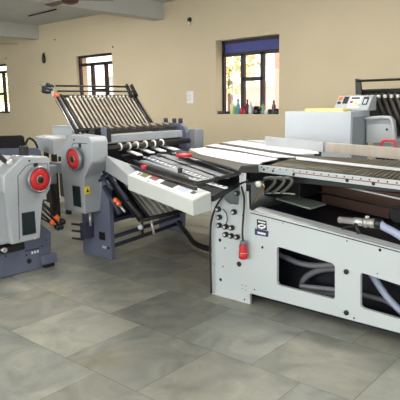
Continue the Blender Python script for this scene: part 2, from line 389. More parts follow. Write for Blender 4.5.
M_fan = mat('dark_red_brown_fan', (66, 40, 36), .4)
def fan(cx, cy, cz, rot, label, r=.6):
    t = thing('ceiling_fan', label, 'fan', (cx, cy, cz))
    MB().cyl((cx, cy, cz+.05), (cx, cy, CEIL), .014).build('down_rod', M_fan, t)
    MB().lathe((cx, cy, cz-.06), (0, 0, 1), [(.05, 0), (.11, .02), (.13, .06), (.11, .1), (.04, .13)], 24).build('motor', M_fan, t)
    MB().lathe((cx, cy, CEIL-.07), (0, 0, 1), [(.02, 0), (.05, .03), (.055, .0695)], 16).build('canopy', M_fan, t)
    for k in range(3):
        a = rot+k*2*math.pi/3; u = Vector((math.cos(a), math.sin(a), 0)); v = Vector((-u.y, u.x, .12)); c = Vector((cx, cy, cz))
        MB().prism([c+u*.1-v*.03, c+u*.22-v*.055, c+u*r-v*.065, c+u*(r+.02), c+u*r+v*.065, c+u*.22+v*.055, c+u*.1+v*.03], (0, 0, .006)).build('blade', M_fan, t)
p = at(70, 0, 'z', 3.0)
fan(p.x, p.y, 3.0, math.radians(55), 'dark ceiling fan at the top of the picture below the beam')
p = at(-24, 43, 'z', 2.98)
q = at(17, 44, 'z', 2.98)
fan(p.x, p.y, 2.98, math.atan2(q.y-p.y, q.x-p.x), 'ceiling fan at the left edge, one blade showing', (q-p).length)
a = at(29, 16, 'z', 3.31); b = at(56, 9.5, 'z', 3.31)
t = MB().tube([a, b], .014).build('ceiling_conduit', M_dark); tag(t, 'dark conduit running along the ceiling slab between the beams', 'conduit')

# ------------------------------------------------------------------ folding unit B (middle)
M_rim = mat('wheel_rim_steel', (128, 132, 134), .35, .5)
def handwheel(c, n, R, parent, rim=M_rim):
    c = Vector(c); n = Vector(n)
    w = MB().lathe(c, n, [(R*.9, 0), (R, .008), (R, .03), (R*.95, .04), (R*.88, .041), (R*.84, .032), (R*.82, .03)], 40).build('handwheel', rim, parent)
    MB().lathe(c+n*.030, n, [(R*.84, 0), (R*.84, .004), (R*.42, .004), (R*.4, .003)], 40).build('wheel_disc', M_red, w)
    MB().lathe(c+n*.033, n, [(R*.31, 0), (R*.31, .006), (R*.28, .01), (R*.25, .011)], 24).build('hub', mat('brass_ring', (150, 138, 112), .4, .3), w)
    MB().lathe(c+n*.043, n, [(R*.26, 0), (R*.26, .003), (R*.1, .006)], 18).build('hub_cap', M_dark, w)
    return w
FB = thing('folding_machine', 'grey and slate blue paper folding unit with ribbed buckle plates and red handwheel', 'folding machine', (-4.4, 4.1, 0))
YN = 3.44; YB = 4.75
# near and far blue side plates
MB().prism([(-4.62, YN, 0), (-4.165, YN, 0), (-4.165, YN, .9), (-4.25, YN, 1.02), (-4.25, YN, 1.18), (-4.6, YN, 1.18)], (0, .05, 0), .004).build('side_plate', M_blue, FB)
pl = [hy(157, 240, YB), hy(187, 240, YB)]
MB().prism([(-4.80, YB, 0), (-4.40, YB, 0), (-4.34, YB, .9), (-4.30, YB, 1.03), (-4.30, YB, 1.2), (-4.34, YB, 1.27), (-4.40, YB, 1.305), (-4.64, YB, 1.315), (-4.74, YB, 1.30), (-4.80, YB, 1.2)], (0, .05, 0), .006).build('side_plate', M_blue, FB)
MB().box((-4.32, YB+.05, 1.02), (-4.21, YB+.2, 1.24), .008).build('drive_box', mat('mid_grey_box', (120, 122, 126), .5), FB)
for x in (-4.66, -4.52, -4.42): MB().lathe((x, YB+.03, 1.30), (0, 0, 1), [(.02, 0), (.026, .02), (.026, .06), (.012, .065)], 14).build('knob', M_black, FB)
MB().lathe((-4.41, YB+.002, 1.17), (0, -1, 0), [(.022, 0), (.022, .01)], 14).build('bolt', M_dark, FB)
for (x, z, r) in ((-4.5, 1.24, .012), (-4.36, 1.1, .012), (-4.46, 1.08, .018)): MB().cyl((x, YB+.002, z), (x, YB-.012, z), r).build('bolt', M_dark, FB)
for y in (YN-.0, YB-.0):
    for x in ((-4.2,) if y < 4 else (-4.44,)):
        for z in ((.12, .72) if y < 4 else (.3,)): MB().cyl((x, y+.002, z), (x, y-.012, z), .014, .012).build('bolt', M_dark, FB)
MB().box((-4.34, YN-.004, .19), (-4.25, YN+.001, .27)).build('rating_plate', M_black, FB)
o = MB().box((-4.30, YN-.004, .105), (-4.24, YN+.001, .13)); o.build('label_plate', M_ltgrey, FB)
# tie bars and lower rails between the side plates
def bar(a, b, r, name, m, parent=FB): return MB().cyl(a, b, r).build(name, m, parent)
bar((-4.30, YN+.05, .36), (-4.48, YB, .36), .026, 'tie_bar', M_dblue); bar((-4.25, YN+.05, .20), (-4.46, YB, .20), .022, 'tie_bar', M_dblue)
bar((-4.5, YN+.05, .6), (-4.6, YB, .6), .03, 'tie_bar', M_dblue); bar((-4.3, YN+.05, .09), (-4.5, YB, .09), .022, 'tie_bar', M_dblue)
MB().tube([(-4.45, YB-.02, .12), (-4.1, 4.5, .08), (-3.7, 4.25, .05), (-3.1, 4.2, .05)], .03).build('cable_duct', M_rubber, FB)
MB().box((-4.62, YN+.3, .35), (-4.42, YB-.2, .62), .01).build('drive_motor_housing', M_dblue, FB)
MB().box((-4.60, YN+.06, .62), (-4.38, YB-.01, .95), .01).build('fold_roller_block', M_dark, FB)
# gear cover: chamfered box whose outline narrows below the wheel
YC = 3.235
def P(x, y): return hy(x, y, YC)
out = [P(64.8, 210), P(84.8, 214.3), P(84.3, 177), P(91.3, 163), P(91.2, 142), P(89, 137.2), P(69.5, 134.6), P(67.5, 136.5), P(61, 149.5), P(60.3, 158), P(61.5, 170)]
cv = MB().prism([(h, YC, z) for h, z in out], (0, YN-YC-.001, 0), .014).build('gear_cover', M_cover, FB)
# embossed groove above the wheel
MB().tube([(P(72, 146.5)[0], YC-.001, P(72, 146.5)[1]), (P(74, 143.3)[0], YC-.001, P(74, 143.3)[1]), (P(87, 143.6)[0], YC-.001, P(87, 143.6)[1])], .004).build('groove', M_groove, cv)
q = P(80, 145.5); MB().box((q[0]-.018, YC-.006, q[1]-.02), (q[0]+.018, YC+.002, q[1]+.02)).build('badge', M_black, cv)
q = P(74.2, 139.8); MB().cyl((q[0], YC+.003, q[1]), (q[0], YC-.006, q[1]), .008).build('screw', M_dark, cv)
q = P(78.3, 158.6); handwheel((q[0], YC-.03, q[1]), (0, -1, 0), .116, FB)
MB().cyl((q[0], YC+.002, q[1]), (q[0], YC-.035, q[1]), .06).build('wheel_boss', M_ltgrey, FB)
d = [P(72.3, 185.2), P(80.2, 186.7), P(81.6, 207.5), P(73.8, 205.8)]
wn = MB().prism([(h, YC-.004, z) for h, z in d], (0, .006, 0), .002).build('display_window', M_black, cv)
MB().prism([(h*.86+(d[0][0]+d[2][0])/2*.14, YC-.006, z*.88+(d[0][1]+d[2][1])/2*.12) for h, z in d], (0, .003, 0)).build('display_glass', M_glass_dark, wn)
xs = P(84.6, 190)[0]
ys = hx(84.6, 190, xs)
s1 = [hx(84.2, 187.0, xs), hx(89.3, 186, xs), hx(90.2, 193.6, xs), hx(84.9, 194.6, xs)]
MB().prism([(xs+.003, y, z) for y, z in s1], (-.003, 0, 0)).build('warning_sticker', M_yellow, cv)
tq = [hx(87.3, 188, xs), hx(88.8, 192, xs), hx(86, 192.4, xs)]
MB().prism([(xs+.004, y, z) for y, z in tq], (-.001, 0, 0)).build('warning_mark', M_black, cv)
# latch and lever gear under the cover
MB().box((-4.50, YN-.12, .20), (-4.42, YN+.0, .36), .006).build('latch_block', M_dblue, FB)
MB().cyl((-4.40, YN-.06, .33), (-4.40, YN-.06, .47), .014).build('latch_pin', M_steel, FB)
for z in (.19, .27, .34): MB().cyl((-4.46, YN-.11, z), (-4.60, YN-.14, z), .012).build('latch_knob', M_black, FB)
# top blocks over the cover
for (x, y, m_) in ((-4.42, 3.5, M_black), (-4.3, 3.56, M_black), (-4.5, 3.62, M_dark)): MB().box((x-.04, y-.03, 1.17), (x+.04, y+.03, 1.31), .006).build('clamp_block', m_, FB)
MB().box((-4.30, 3.49, 1.0), (-4.255, 3.53, 1.32), .004).build('corner_post', M_blue, FB)
# upper buckle plate, leaning away
A0 = Vector((-4.62, 3.43, 1.28)); UU = Vector((-4.93+4.62, 0, 1.63-1.28)); Y1 = 4.545; NRM = Vector((.35, 0, .31)).normalized()
def UP_(t, y, n=0): return Vector((A0.x+UU.x*t, y, A0.z+UU.z*t)) + NRM*n
for y in (3.43, 3.50, Y1-.0, Y1-.045):
    MB().cyl(UP_(-.15, y), UP_(1.05, y, 0), .016, n=8).build('plate_side_bar', M_dark, FB)
MB().cyl(UP_(-.1, 3.465, .005), UP_(1.0, 3.465, .005), .009, n=8).build('guide_rail', M_steel, FB)
MB().prism([UP_(-.05, 3.45, -.06), UP_(1.0, 3.45, -.06), UP_(1.0, Y1, -.06), UP_(-.05, Y1, -.06)], NRM*.01).build('back_plate', M_bar, FB)
ns = 17
for i in range(ns):
    y = 3.56+(Y1-.07-3.56)*i/(ns-1)
    MB().hexa([UP_(-.02, y-.014, -.03), UP_(-.02, y+.014, -.03), UP_(-.02, y+.014, .0), UP_(-.02, y-.014, .0), UP_(.97, y-.014, -.03), UP_(.97, y+.014, -.03), UP_(.97, y+.014, .0), UP_(.97, y-.014, .0)], .003).build('slat', M_slat, FB)
MB().cyl(UP_(1.0, 3.44, .0), UP_(1.0, Y1, .0), .016).build('cross_bar', M_dark, FB)
MB().cyl(UP_(1.10, 3.46, .03), UP_(1.10, Y1, .03), .009).build('cross_rod', M_black, FB)
MB().cyl(UP_(1.22, 3.46, .05), UP_(1.22, Y1-.06, .05), .010).build('cross_rod', M_black, FB)
MB().cyl(UP_(-.02, 3.44, .02), UP_(-.02, Y1, .02), .018).build('cross_bar', M_dark, FB)
for i in range(16):
    y = 3.59+(Y1-.1-3.59)*i/15
    MB().cyl(UP_(.965, y, .012), UP_(.965, y+.022, .012), .011).build('end_stop', M_collar, FB)
for y in (Y1-.02, Y1-.1):
    MB().prism([UP_(.93, y, 0), UP_(.93, y, .05), UP_(1.28, y, .07), UP_(1.28, y, .03)], (0, .02, 0)).build('end_bracket', M_dark, FB)
# adjusting knobs at the top left
for k, (t_, yy, m_, ln) in enumerate(((1.0, 3.42, M_orange, .03), (1.18, 3.38, M_black, .09), (1.10, 3.34, M_black, .07), (1.28, 3.42, M_black, .06))):
    c = UP_(t_, yy, .02)
    kb = MB().lathe(c, (-.35, -.9, .2), [(.01, -.04), (.02, -.01), (.023, 0), (.023, ln*.6), (.015, ln*.8)], 14).build('adjusting_knob', m_, FB)
for (t_, yy) in ((1.18, 3.38), (1.10, 3.34), (1.28, 3.42)):
    c = UP_(t_, yy, .02); MB().cyl(c, c+Vector((-.14, -.02, .05)), .006).build('adjusting_lever', M_steel, FB)
MB().cyl(UP_(.98, 3.40), UP_(1.35, 3.44, .02), .014).build('adjusting_lever', M_steel, FB)
MB().cyl(UP_(-.05, 3.38, .02), UP_(.95, 3.40, .02), .006).build('scale_rod', M_steel, FB)
# fold rollers and cross beams, running across the machine
GX = -4.33
MB().box((GX-.05, 3.52, 1.155), (GX+.03, 4.68, 1.235), .006).build('cross_beam', mat('beam_grey', (138, 142, 146), .45), FB)
MB().box((GX-.09, 3.52, 1.245), (GX-.05, 4.68, 1.275), .003).build('cross_rail', M_black, FB)
rs = MB().cyl((GX+.06, 3.50, 1.11), (GX+.06, 4.75, 1.11), .03).build('fold_roller', M_dark, FB)
for i in range(6):
    px = (121.5, 130.5, 138, 147, 155.3, 163.5)[i]; y = hx(px, 145-.1*(px-121), GX+.1)[0]
    MB().lathe((GX+.06, y, 1.115), (0, 1, 0), [(.03, 0), (.04, .003), (.04, .013), (.03, .016)], 22).build('roller_collar', M_collar, rs)
for i in range(10):
    y = 3.62+i*.105; MB().hexa([(GX-.12, y, 1.27), (GX-.12, y+.05, 1.27), (GX-.2, y+.05, 1.29), (GX-.2, y, 1.29), (GX-.1, y, 1.3), (GX-.1, y+.05, 1.3), (GX-.18, y+.05, 1.325), (GX-.18, y, 1.325)]).build('finger_guide', M_slat, FB)
MB().box((GX-.13, 3.5, .86), (GX-.09, 4.75, 1.14), .004).build('fold_roller_guard', M_dark, FB)
# lower buckle plate, leaning forward and down
B0 = at(113, 182, 'y', YN+.02); B1 = at(143, 220, 'y', YN+.02)
yl0, yl1 = YN+.02, 4.6
def LP(t, y, n=0): return Vector((B0.x+(B1.x-B0.x)*t, y, B0.z+(B1.z-B0.z)*t)) + NRM*n
for y, r in ((yl0, .028), (yl0+.09, .014), (yl1, .02)): MB().cyl(LP(-.3, y), LP(1, y), r, n=10).build('lower_side_bar', M_dark, FB)
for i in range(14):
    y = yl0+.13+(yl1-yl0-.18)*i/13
    MB().hexa([LP(-.3, y-.02, -.03), LP(-.3, y+.02, -.03), LP(-.3, y+.02, 0), LP(-.3, y-.02, 0), LP(.98, y-.02, -.03), LP(.98, y+.02, -.03), LP(.98, y+.02, 0), LP(.98, y-.02, 0)], .003).build('lower_slat', mat('lit_lower_slat', (208, 203, 192), .4, .15, var=.1), FB)  # same slats as the upper plate, lit tone painted into a lighter colour
MB().prism([LP(-.3, yl0, -.06), LP(.96, yl0, -.06), LP(.96, yl1, -.06), LP(-.3, yl1, -.06)], NRM*.01).build('lower_back_plate', M_navy, FB)
MB().cyl(LP(1.0, yl0-.02), LP(1.0, yl1), .02).build('lower_cross_bar', M_dark, FB)
MB().lathe(LP(1.0, yl0-.03)+Vector((0, 0, -.06)), (.5, -.8, 0), [(.014, 0), (.026, .006), (.026, .02), (.014, .03)], 18).build('adjusting_knob', M_ltgrey, FB)
MB().cyl(LP(1.0, yl0-.02)+Vector((0, 0, .03)), LP(1.0, yl0-.02)+Vector((.01, 0, -.16)), .014).build('adjusting_lever', M_dark, FB)
MB().cyl(LP(1.0, yl0+.1)+Vector((0, 0, .0)), LP(1.0, yl0+.1)+Vector((.04, 0, -.15)), .012).build('adjusting_lever', M_steel, FB)
for px, py in ((116.8, 200), (119.5, 203)):
    c = at(px, py, 'y', YN-.02); MB().lathe(c, (.4, -.9, .1), [(.012, -.03), (.024, 0), (.026, .03), (.014, .045)], 14).build('adjusting_knob', M_orange, FB)
MB().cyl(at(118, 203, 'y', YN), at(125, 212, 'y', YN), .012).build('adjusting_lever', M_steel, FB)
# dark brackets between cover and lower plate
for (a, b, r) in (((102, 176), (113, 190), .018), ((99, 181), (112, 173), .014), ((108, 172), (128, 200), .02), ((104, 186), (120, 214), .022)):
    MB().cyl(at(*a, 'y', YN-.02), at(*b, 'y', YN-.02), r).build('linkage', M_dblue, FB)

# ------------------------------------------------------------------ delivery section of the folding unit: strips, slotted rails, shafts
ZT = 1.0
def strip(x0, y0, x1, y1, w, name, m, z=ZT, th=.012, parent=FB, bev=.002):
    a = at(x0, y0, 'z', z); b = at(x1, y1, 'z', z); d = (b-a).normalized(); n = Vector((-d.y, d.x, 0))*w/2; t = Vector((0, 0, -th))
    return MB().hexa([a-n+t, b-n+t, b+n+t, a+n+t, a-n, b-n, b+n, a+n], bev).build(name, m, parent)
a = at(107, 165, 'z', .93); b = at(213, 196, 'z', .93); c = at(250, 176, 'z', .93); d = at(170, 148, 'z', .93)
MB().prism([a, b, c, d], (0, 0, -.04)).build('delivery_bed', M_navy, FB)
strip(112, 159, 196, 187, .022, 'delivery_rail', M_black, .99, .03)
strip(122, 158, 204, 183.5, .02, 'delivery_rail', M_dark, .985, .02)
strip(134, 159.5, 206, 181.5, .016, 'delivery_rod', M_belt, .99, .012)
for x0_, y0_, x1_, y1_, w_ in ((129, 150.5, 140, 154.5, .07), (141, 148.2, 152, 152.2, .08), (151.5, 146.3, 163, 150.6, .09), (162, 144.8, 176, 149.2, .10)):
    strip(x0_, y0_, x1_, y1_, w_*.8, 'delivery_strip', M_sheet, 1.06)
def sheet(pts, z, name, m): return MB().prism([at(x, y, 'z', z) for x, y in pts], (0, 0, -.008), .001).build(name, m, FB)
sheet([(149, 156.2), (163, 151.6), (178, 150.6), (236, 171.5), (229, 177.5), (212, 178.5)], .992, 'delivery_sheet', M_belt)
for x0_, y0_, x1_, y1_, w_ in ((160, 155.5, 222, 177.5, .018), (170, 153.3, 230, 175, .022), (176, 152.2, 234, 172.5, .012), (186, 157.5, 212, 166.5, .02)):
    strip(x0_, y0_, x1_, y1_, w_, 'strip_edge', M_dark if w_ > .013 else M_sheet, 1.0, .006)
strip(143, 160, 164, 167, .05, 'delivery_strip', M_belt)
strip(164, 167, 181, 172.5, .05, 'delivery_strip', M_belt)
def slotted(x0, y0, x1, y1, w, n):
    r = strip(x0, y0, x1, y1, w, 'slotted_rail', M_sheet, ZT+.008, .012)
    for i in range(n):
        t0 = (i+.3)/n; t1 = (i+.68)/n
        strip(x0+(x1-x0)*t0, y0+(y1-y0)*t0, x0+(x1-x0)*t1, y0+(y1-y0)*t1, w*.5, 'slot', M_black, ZT+.0095, .003, r, 0)
slotted(145, 156.5, 212, 180.5, .045, 16)
slotted(190, 177, 226, 187, .025, 7)
a = at(121, 156, 'z', 1.03); b = at(180, 147.5, 'z', 1.03); MB().cyl(a, b, .013).build('delivery_shaft', M_black, FB)
a = at(195, 184, 'z', 1.02); b = at(243, 172.5, 'z', 1.02); MB().cyl(a, b, .013).build('delivery_shaft', M_black, FB)
for (x, y) in ((180, 170.5), (216, 179)):
    a = at(x, y, 'z', 1.02); MB().box(a-Vector((.015, .015, .02)), a+Vector((.015, .015, .02)), .004).build('shaft_clamp', M_black, FB)

# control panel on its swinging arm
PZ = .965
P1 = at(127.5, 175, 'z', PZ); P2 = at(193, 201, 'z', PZ); P3 = at(211, 192, 'z', PZ); P4 = at(141, 168, 'z', PZ)
b1 = Vector((P1.x, P1.y, P1.z-.125)); b2 = Vector((P2.x, P2.y, P2.z-.093)); b3 = Vector((P3.x, P3.y, P3.z-.125)); b4 = Vector((P4.x, P4.y, P4.z-.13))
CP = MB().hexa([b1, b2, b3, b4, P1, P2, P3, P4], .006).build('control_panel', M_panel, FB); CP['label'] = 'ivory control panel box with red stop button'
def on_panel(u, v, h=0): return (P1.lerp(P2, u)).lerp(P4.lerp(P3, u), v) + Vector((0, 0, h))
def patch(u0, v0, u1, v1, h0, h1, name, m): return MB().hexa([on_panel(u0, v0, h0), on_panel(u1, v0, h0), on_panel(u1, v1, h0), on_panel(u0, v1, h0), on_panel(u0, v0, h1), on_panel(u1, v0, h1), on_panel(u1, v1, h1), on_panel(u0, v1, h1)]).build(name, m, CP)
patch(.015, .04, .985, .96, -.003, .0015, 'panel_face', M_paneltop)
patch(.15, .3, .26, .8, 0, .004, 'key_field', mat('olive_keys', (120, 110, 60), .5))
patch(.30, .35, .42, .75, 0, .004, 'key_field', mat('maroon_keys', (130, 70, 66), .5))
patch(.50, .28, .68, .8, 0, .003, 'screen', mat('matt_screen', (20, 20, 22), .7))
patch(.34, .08, .37, .18, 0, .003, 'indicator', mat('blue_indicator', (120, 150, 200), .4))
patch(.46, .12, .49, .2, 0, .003, 'indicator', mat('pale_green_indicator', (190, 205, 130), .4))
patch(.72, .3, .84, .7, 0, .002, 'legend', mat('pale_blue_legend', (198, 204, 222), .5))
patch(.88, .4, .92, .6, 0, .004, 'key', M_black)
patch(.1, .3, .13, .5, 0, .003, 'key', M_black)
c = on_panel(.13, .72)
st = MB().lathe(c, (0, 0, 1), [(.014, 0), (.014, .03), (.024, .034), (.025, .055), (.018, .064), (.008, .066)], 22).build('stop_button', M_red, CP); st['label'] = 'red mushroom emergency stop button'
c = on_panel(.44, .8); MB().lathe(c, (0, 0, 1), [(.016, 0), (.016, .014), (.011, .03)], 16).build('knob', M_black, CP)
c = on_panel(.34, .6); MB().lathe(c, (0, 0, 1), [(.014, 0), (.014, .006), (.008, .01)], 16).build('knob', M_red, CP)
A1 = at(105.5, 156, 'z', 1.0); A2 = at(141, 168, 'z', PZ+.005); A3 = at(127, 177, 'z', .9)
MB().hexa([at(105.5, 171, 'y', 3.40), b1+Vector((.0, 0, .03)), b4+Vector((0, 0, .03)), at(105.5, 171, 'y', 3.44), at(106, 155, 'y', 3.40), P1+Vector((0, 0, -.002)), P4+Vector((0, 0, -.002)), at(106, 155, 'y', 3.44)], .005).build('panel_arm', M_cover, FB)

# ------------------------------------------------------------------ register frame (white, front right)
RF = thing('register_table', 'long white machine frame with roller table, cut-outs and vacuum hoses', 'machine', (-1.5, 3.8, 0))
YF0 = 3.30
def Q(x, y): return hy(x, y, YF0)
outl = [Q(212, 294), Q(222, 296.5), Q(226, 299), Q(236, 300.2), (-2.363, 0), Q(249.5, 293), Q(400, 333), Q(470, 353)]
zt = Q(470, 270)
outl += [zt, Q(400, 250.5), Q(325, 230.4), Q(250, 211), Q(247, 209.5), Q(246.5, 192), Q(240, 192), Q(238.5, 205), Q(229, 204), Q(223, 197.5), Q(216.5, 193), Q(211.5, 195)]
outl = [(h, max(z, .0)) for h, z in outl]
holes = [rrect([Q(276.5, 285), Q(335, 300), Q(335, 264), Q(276.5, 246)], .03), rrect([Q(360, 308), Q(418, 325), Q(418, 291), Q(360, 272)], .03)]
spots = []
for x, y, r in ((220, 240, .014), (220.7, 279.6, .013), (262.4, 247.4, .010), (223, 266.5, .006), (380, 250, .010), (233, 209.8, .006), (243, 215.3, .008), (243, 224.5, .006), (240.6, 248.5, .006), (243, 246, .005), (254.5, 289.5, .006), (283, 223, .004), (347, 241, .005), (214, 264, .004), (214, 292, .004), (224, 253, .003), (227, 253, .003), (230, 254, .003), (242.5, 285, .004), (242.5, 288.5, .004), (246, 286, .004), (246, 290, .004), (244.5, 299.5, .007), (377.4, 273.5, .004), (214, 270.6, .003), (214, 284, .003), (257.5, 246, .003), (258, 243, .003), (225, 248, .006), (354, 318, .006)):
    if r < .0035: holes.append(circ(*Q(x, y), r, 12))
    else: spots.append((x, y, r))
plate('front_side_plate', outl, holes, (YF0, YF0+.03), M_white, RF)
for x, y, r in spots:
    h, z = Q(x, y); MB().lathe((h, YF0+.001, z), (0, -1, 0), [(r, 0), (r, .003), (r*.7, .0035)], 14).build('screw', M_rubber, RF)  # no screws: dark discs paint the shade inside the plate's larger holes
for x, y, r in ((239.3, 264, .02), (346.5, 271.7, .018), (346.5, 312.6, .018)):
    h, z = Q(x, y); MB().lathe((h, YF0+.001, z), (0, -1, 0), [(r, 0), (r, .008), (r*.6, .012)], 18).build('bolt', M_dark, RF)
# round pipe outlets / knobs in a cluster
for x, y in ((219.2, 209), (220.2, 217), (220.2, 225), (226.6, 226.5), (232.6, 227.5), (226.6, 234.2), (232.1, 235.6), (237.9, 236.6), (235, 211.8), (238, 193)):
    h, z = Q(x, y); k = MB().lathe((h, YF0+.001, z), (0, -1, 0), [(.019, 0), (.021, .004), (.021, .028), (.017, .034)], 18).build('fitting', M_black, RF)
    MB().lathe((h, YF0-.03, z), (0, -1, 0), [(.012, 0), (.012, .006), (.006, .007)], 14).build('fitting_cap', M_steel, k)
# rear side plate and inner panels
YR = 4.46
MB().prism([(-2.744, YR, 0), (-.82, YR, 0), (-.82, YR, .78), (-1.0, YR, .86), (-2.3, YR, .93), (-2.744, YR, .93)], (0, .03, 0)).build('rear_side_plate', M_white, RF)
MB().box((-2.70, YR-.03, .06), (-.84, YR-.005, .97), .002).build('shade_liner', M_rubber, RF)  # black sheet added before the rear plate, painting the shade under the table
MB().box((-3.1, 4.0, .72), (-2.35, 4.40, 1.0), .01).build('shade_filler', M_rubber, RF)  # dark box added as painted shade, hiding the pale wall behind
# top flange of the front plate
fl = [(Q(250, 211), Q(259, 206)), (Q(325, 230.4), None), (Q(400, 250.5), None), (zt, None)]
top = []; inn = []
for (x, y), (xi, yi) in (((250.5, 211), (259.5, 206.3)), ((325, 230), (325, 223.8)), ((400, 250), (400, 244.8)), ((470, 269.5), (470, 264.5))):
    h, z = Q(x, y); p_ = Vector((h, YF0+.006, z-.004)); top.append(p_); q_ = at(xi, yi, 'z', z-.004); inn.append(q_)
fb = MB()
for i in range(3):
    fb.hexa([top[i]-Vector((0, 0, .012)), top[i+1]-Vector((0, 0, .012)), inn[i+1]-Vector((0, 0, .012)), inn[i]-Vector((0, 0, .012)), top[i], top[i+1], inn[i+1], inn[i]])
fb.build('top_flange', mat('toplit_flange', (228, 230, 232), .4, var=.02), RF)  # flange lighter than its plate: light from above painted into the colour
es = MB()
for i in range(3):
    a, b = (Vector((v.x, YF0-.0012, v.z-.006)) for v in (top[i], top[i+1])); dz = Vector((0, 0, .007)); dy = Vector((0, .003, 0))
    es.hexa([a-dz, b-dz, b-dz+dy, a-dz+dy, a, b, b+dy, a+dy])
es.build('edge_seam', M_dark, RF)
# navy tray inside, below the flange, sloping with it
tr = [Vector((v.x, YF0+.1, v.z-.03)) for v in inn]
t_ = MB()
for a, b in zip(tr, tr[1:]):
    t_.hexa([a-Vector((0, 0, .02)), b-Vector((0, 0, .02)), Vector((b.x, YR, b.z)), Vector((a.x, YR, a.z)), a, b, Vector((b.x, YR, b.z+.02)), Vector((a.x, YR, a.z+.02))])
t_.build('inner_tray', M_navy, RF)
MB().box((-2.73, YF0+.12, .02), (-.82, YR-.02, .05)).build('base_pan', M_navy, RF)
MB().box((-2.73, YF0+.35, .05), (-.82, YF0+.38, .52)).build('inner_partition', M_navy, RF)
MB().box((-2.74, YF0+.03, .06), (-2.71, YR, .86)).build('end_plate', M_white, RF)
# inner copper-brown panel with a round hole under the table
YM = 4.02
ca = plate('duct_panel', [hy(322, 203, YM), hy(470, 238, YM), hy(470, 203, YM), hy(322, 184, YM)], [], (YM, YM+.02), M_copper, RF)
h, z = hy(396, 215.5, YM-.03); MB().lathe((h, YM-.001, z), (0, -1, 0), [(.066, -.0), (.066, .004), (.06, .006), (.056, .007)], 32).build('duct_collar', M_dark, RF)
MB().lathe((h, YM-.009, z), (0, -1, 0), [(.056, 0), (.056, .002)], 32).build('duct_opening', M_rubber, RF)
bar(at(300, 177, 'y', 3.7), at(470, 214, 'y', 3.7), .008, 'guide_rod', M_steel, RF)
bar(at(318, 192, 'y', 3.9), at(470, 226, 'y', 3.9), .006, 'guide_rod', M_dark, RF)
MB().prism([at(276, 198, 'z', .80), at(310, 208, 'z', .80), at(326, 203.5, 'z', .80), at(292, 194.5, 'z', .80)], (0, 0, -.012)).build('green_glass_plate', M_green, RF)
# dark cross members and brackets under the table front-left
MB().box((-2.30, 3.60, .93), (-.82, 3.66, .98), .003).build('under_table_beam', M_black, RF)
MB().box((-2.45, 4.2, .90), (-.82, 4.3, .98), .003).build('under_table_beam', M_black, RF)
for x0_, x1_ in ((263, 274), (270, 283), (279, 291)):
    MB().tube([at(x0_+1, 179, 'y', 3.5), at(x1_-1, 178, 'y', 3.5), at(x1_+1, 182, 'y', 3.5), at(x1_-4, 188, 'y', 3.5), at(x0_+2, 193, 'y', 3.5)], .013, smooth=2).build('bracket', mat('grey_bracket', (92, 92, 88), .45, .3), RF)
MB().tube([at(258, 184, 'y', 3.4), at(264, 186, 'y', 3.4), at(260, 193, 'y', 3.4), at(253, 204, 'y', 3.4)], .006).build('lever_rod', mat('brass', (176, 140, 70), .35, .8), RF)
MB().tube([at(255, 194, 'y', 3.5), at(275, 193, 'y', 3.5), at(295, 194, 'y', 3.5)], .005).build('lever_rod', M_steel, RF)
MB().lathe(at(258, 184, 'y', 3.36), (1, -.6, 0), [(.015, -.03), (.022, 0), (.022, .02), (.01, .025)], 14).build('shaft_end', M_collar, RF)
# lever plate joining frame and table
LV = [Q(241.8, 172.5), Q(247.2, 173), Q(247.2, 190), Q(245, 192.3), Q(242.6, 190), Q(241.8, 180)]
plate('link_plate', LV, [circ(*Q(244.7, 175.5), .006, 10), circ(*Q(244.4, 188.8), .006, 10)], (YF0-.03, YF0-.015), M_sheet, RF)
h, z = Q(244.3, 200); MB().box((h-.02, YF0+.03, z-.1), (h+.02, YF0+.06, .93), .003).build('support_post', M_dark, RF)
MB().box((-.85, YF0+.031, .1), (-.82, YR-.001, .5), .002).build('end_plate', M_white, RF)
# roller table: deck, front rail with scale, rollers, white slats
TZ = 1.05
R0 = at(258.5, 165, 'z', TZ); R1 = at(400, 181, 'z', TZ); RD = (R1-R0); RE = R0+RD*1.45
G0 = at(265, 152, 'z', TZ); G1 = at(400, 160, 'z', TZ); GE = Vector((RE.x, G1.y, TZ))
rail_th = .055
MB().hexa([R0-Vector((0, 0, rail_th)), RE-Vector((0, 0, rail_th)), RE+Vector((0, .02, -rail_th)), R0+Vector((0, .02, -rail_th)), R0, RE, RE+Vector((0, .02, 0)), R0+Vector((0, .02, 0))], .002).build('scale_rail', M_white, RF)
d_ = RD.normalized(); nrm = Vector((d_.y, -d_.x, 0))
def rp(t, dz, out=0): return R0+RD*t+Vector((0, 0, dz))+nrm*out
for i in range(23):
    t = .03+i*.053
    MB().cyl(rp(t, -.014, -.001), rp(t, -.014, .003), .0055, n=8).build('scale_mark', M_dark, RF)
for t, dz, r in ((.05, -.03, .009), (.13, -.033, .009), (.30, -.04, .011), (.685, -.036, .013), (.85, -.036, .013), (1.1, -.036, .013)):
    MB().cyl(rp(t, dz, -.001), rp(t, dz, .004), r, n=14).build('rail_hole_cap', M_black, RF)
MB().hexa([rp(.3, -.030, .0), rp(1.4, -.030, .0), rp(1.4, -.030, .002), rp(.3, -.030, .002), rp(.3, -.024, .0), rp(1.4, -.024, .0), rp(1.4, -.024, .002), rp(.3, -.024, .002)]).build('scale_strip', mat('maroon_tape', (150, 70, 76), .6), RF)
dk = TZ-.03
MB().prism([Vector((R0.x, R0.y+.021, dk)), Vector((RE.x, RE.y+.021, dk)), Vector((GE.x, GE.y+.1, dk)), Vector((G0.x, G0.y+.2, dk)), at(192, 148.8, 'z', dk), at(243, 163.6, 'z', dk)], (0, 0, -.02)).build('table_deck', M_deck, RF)
nr = 46
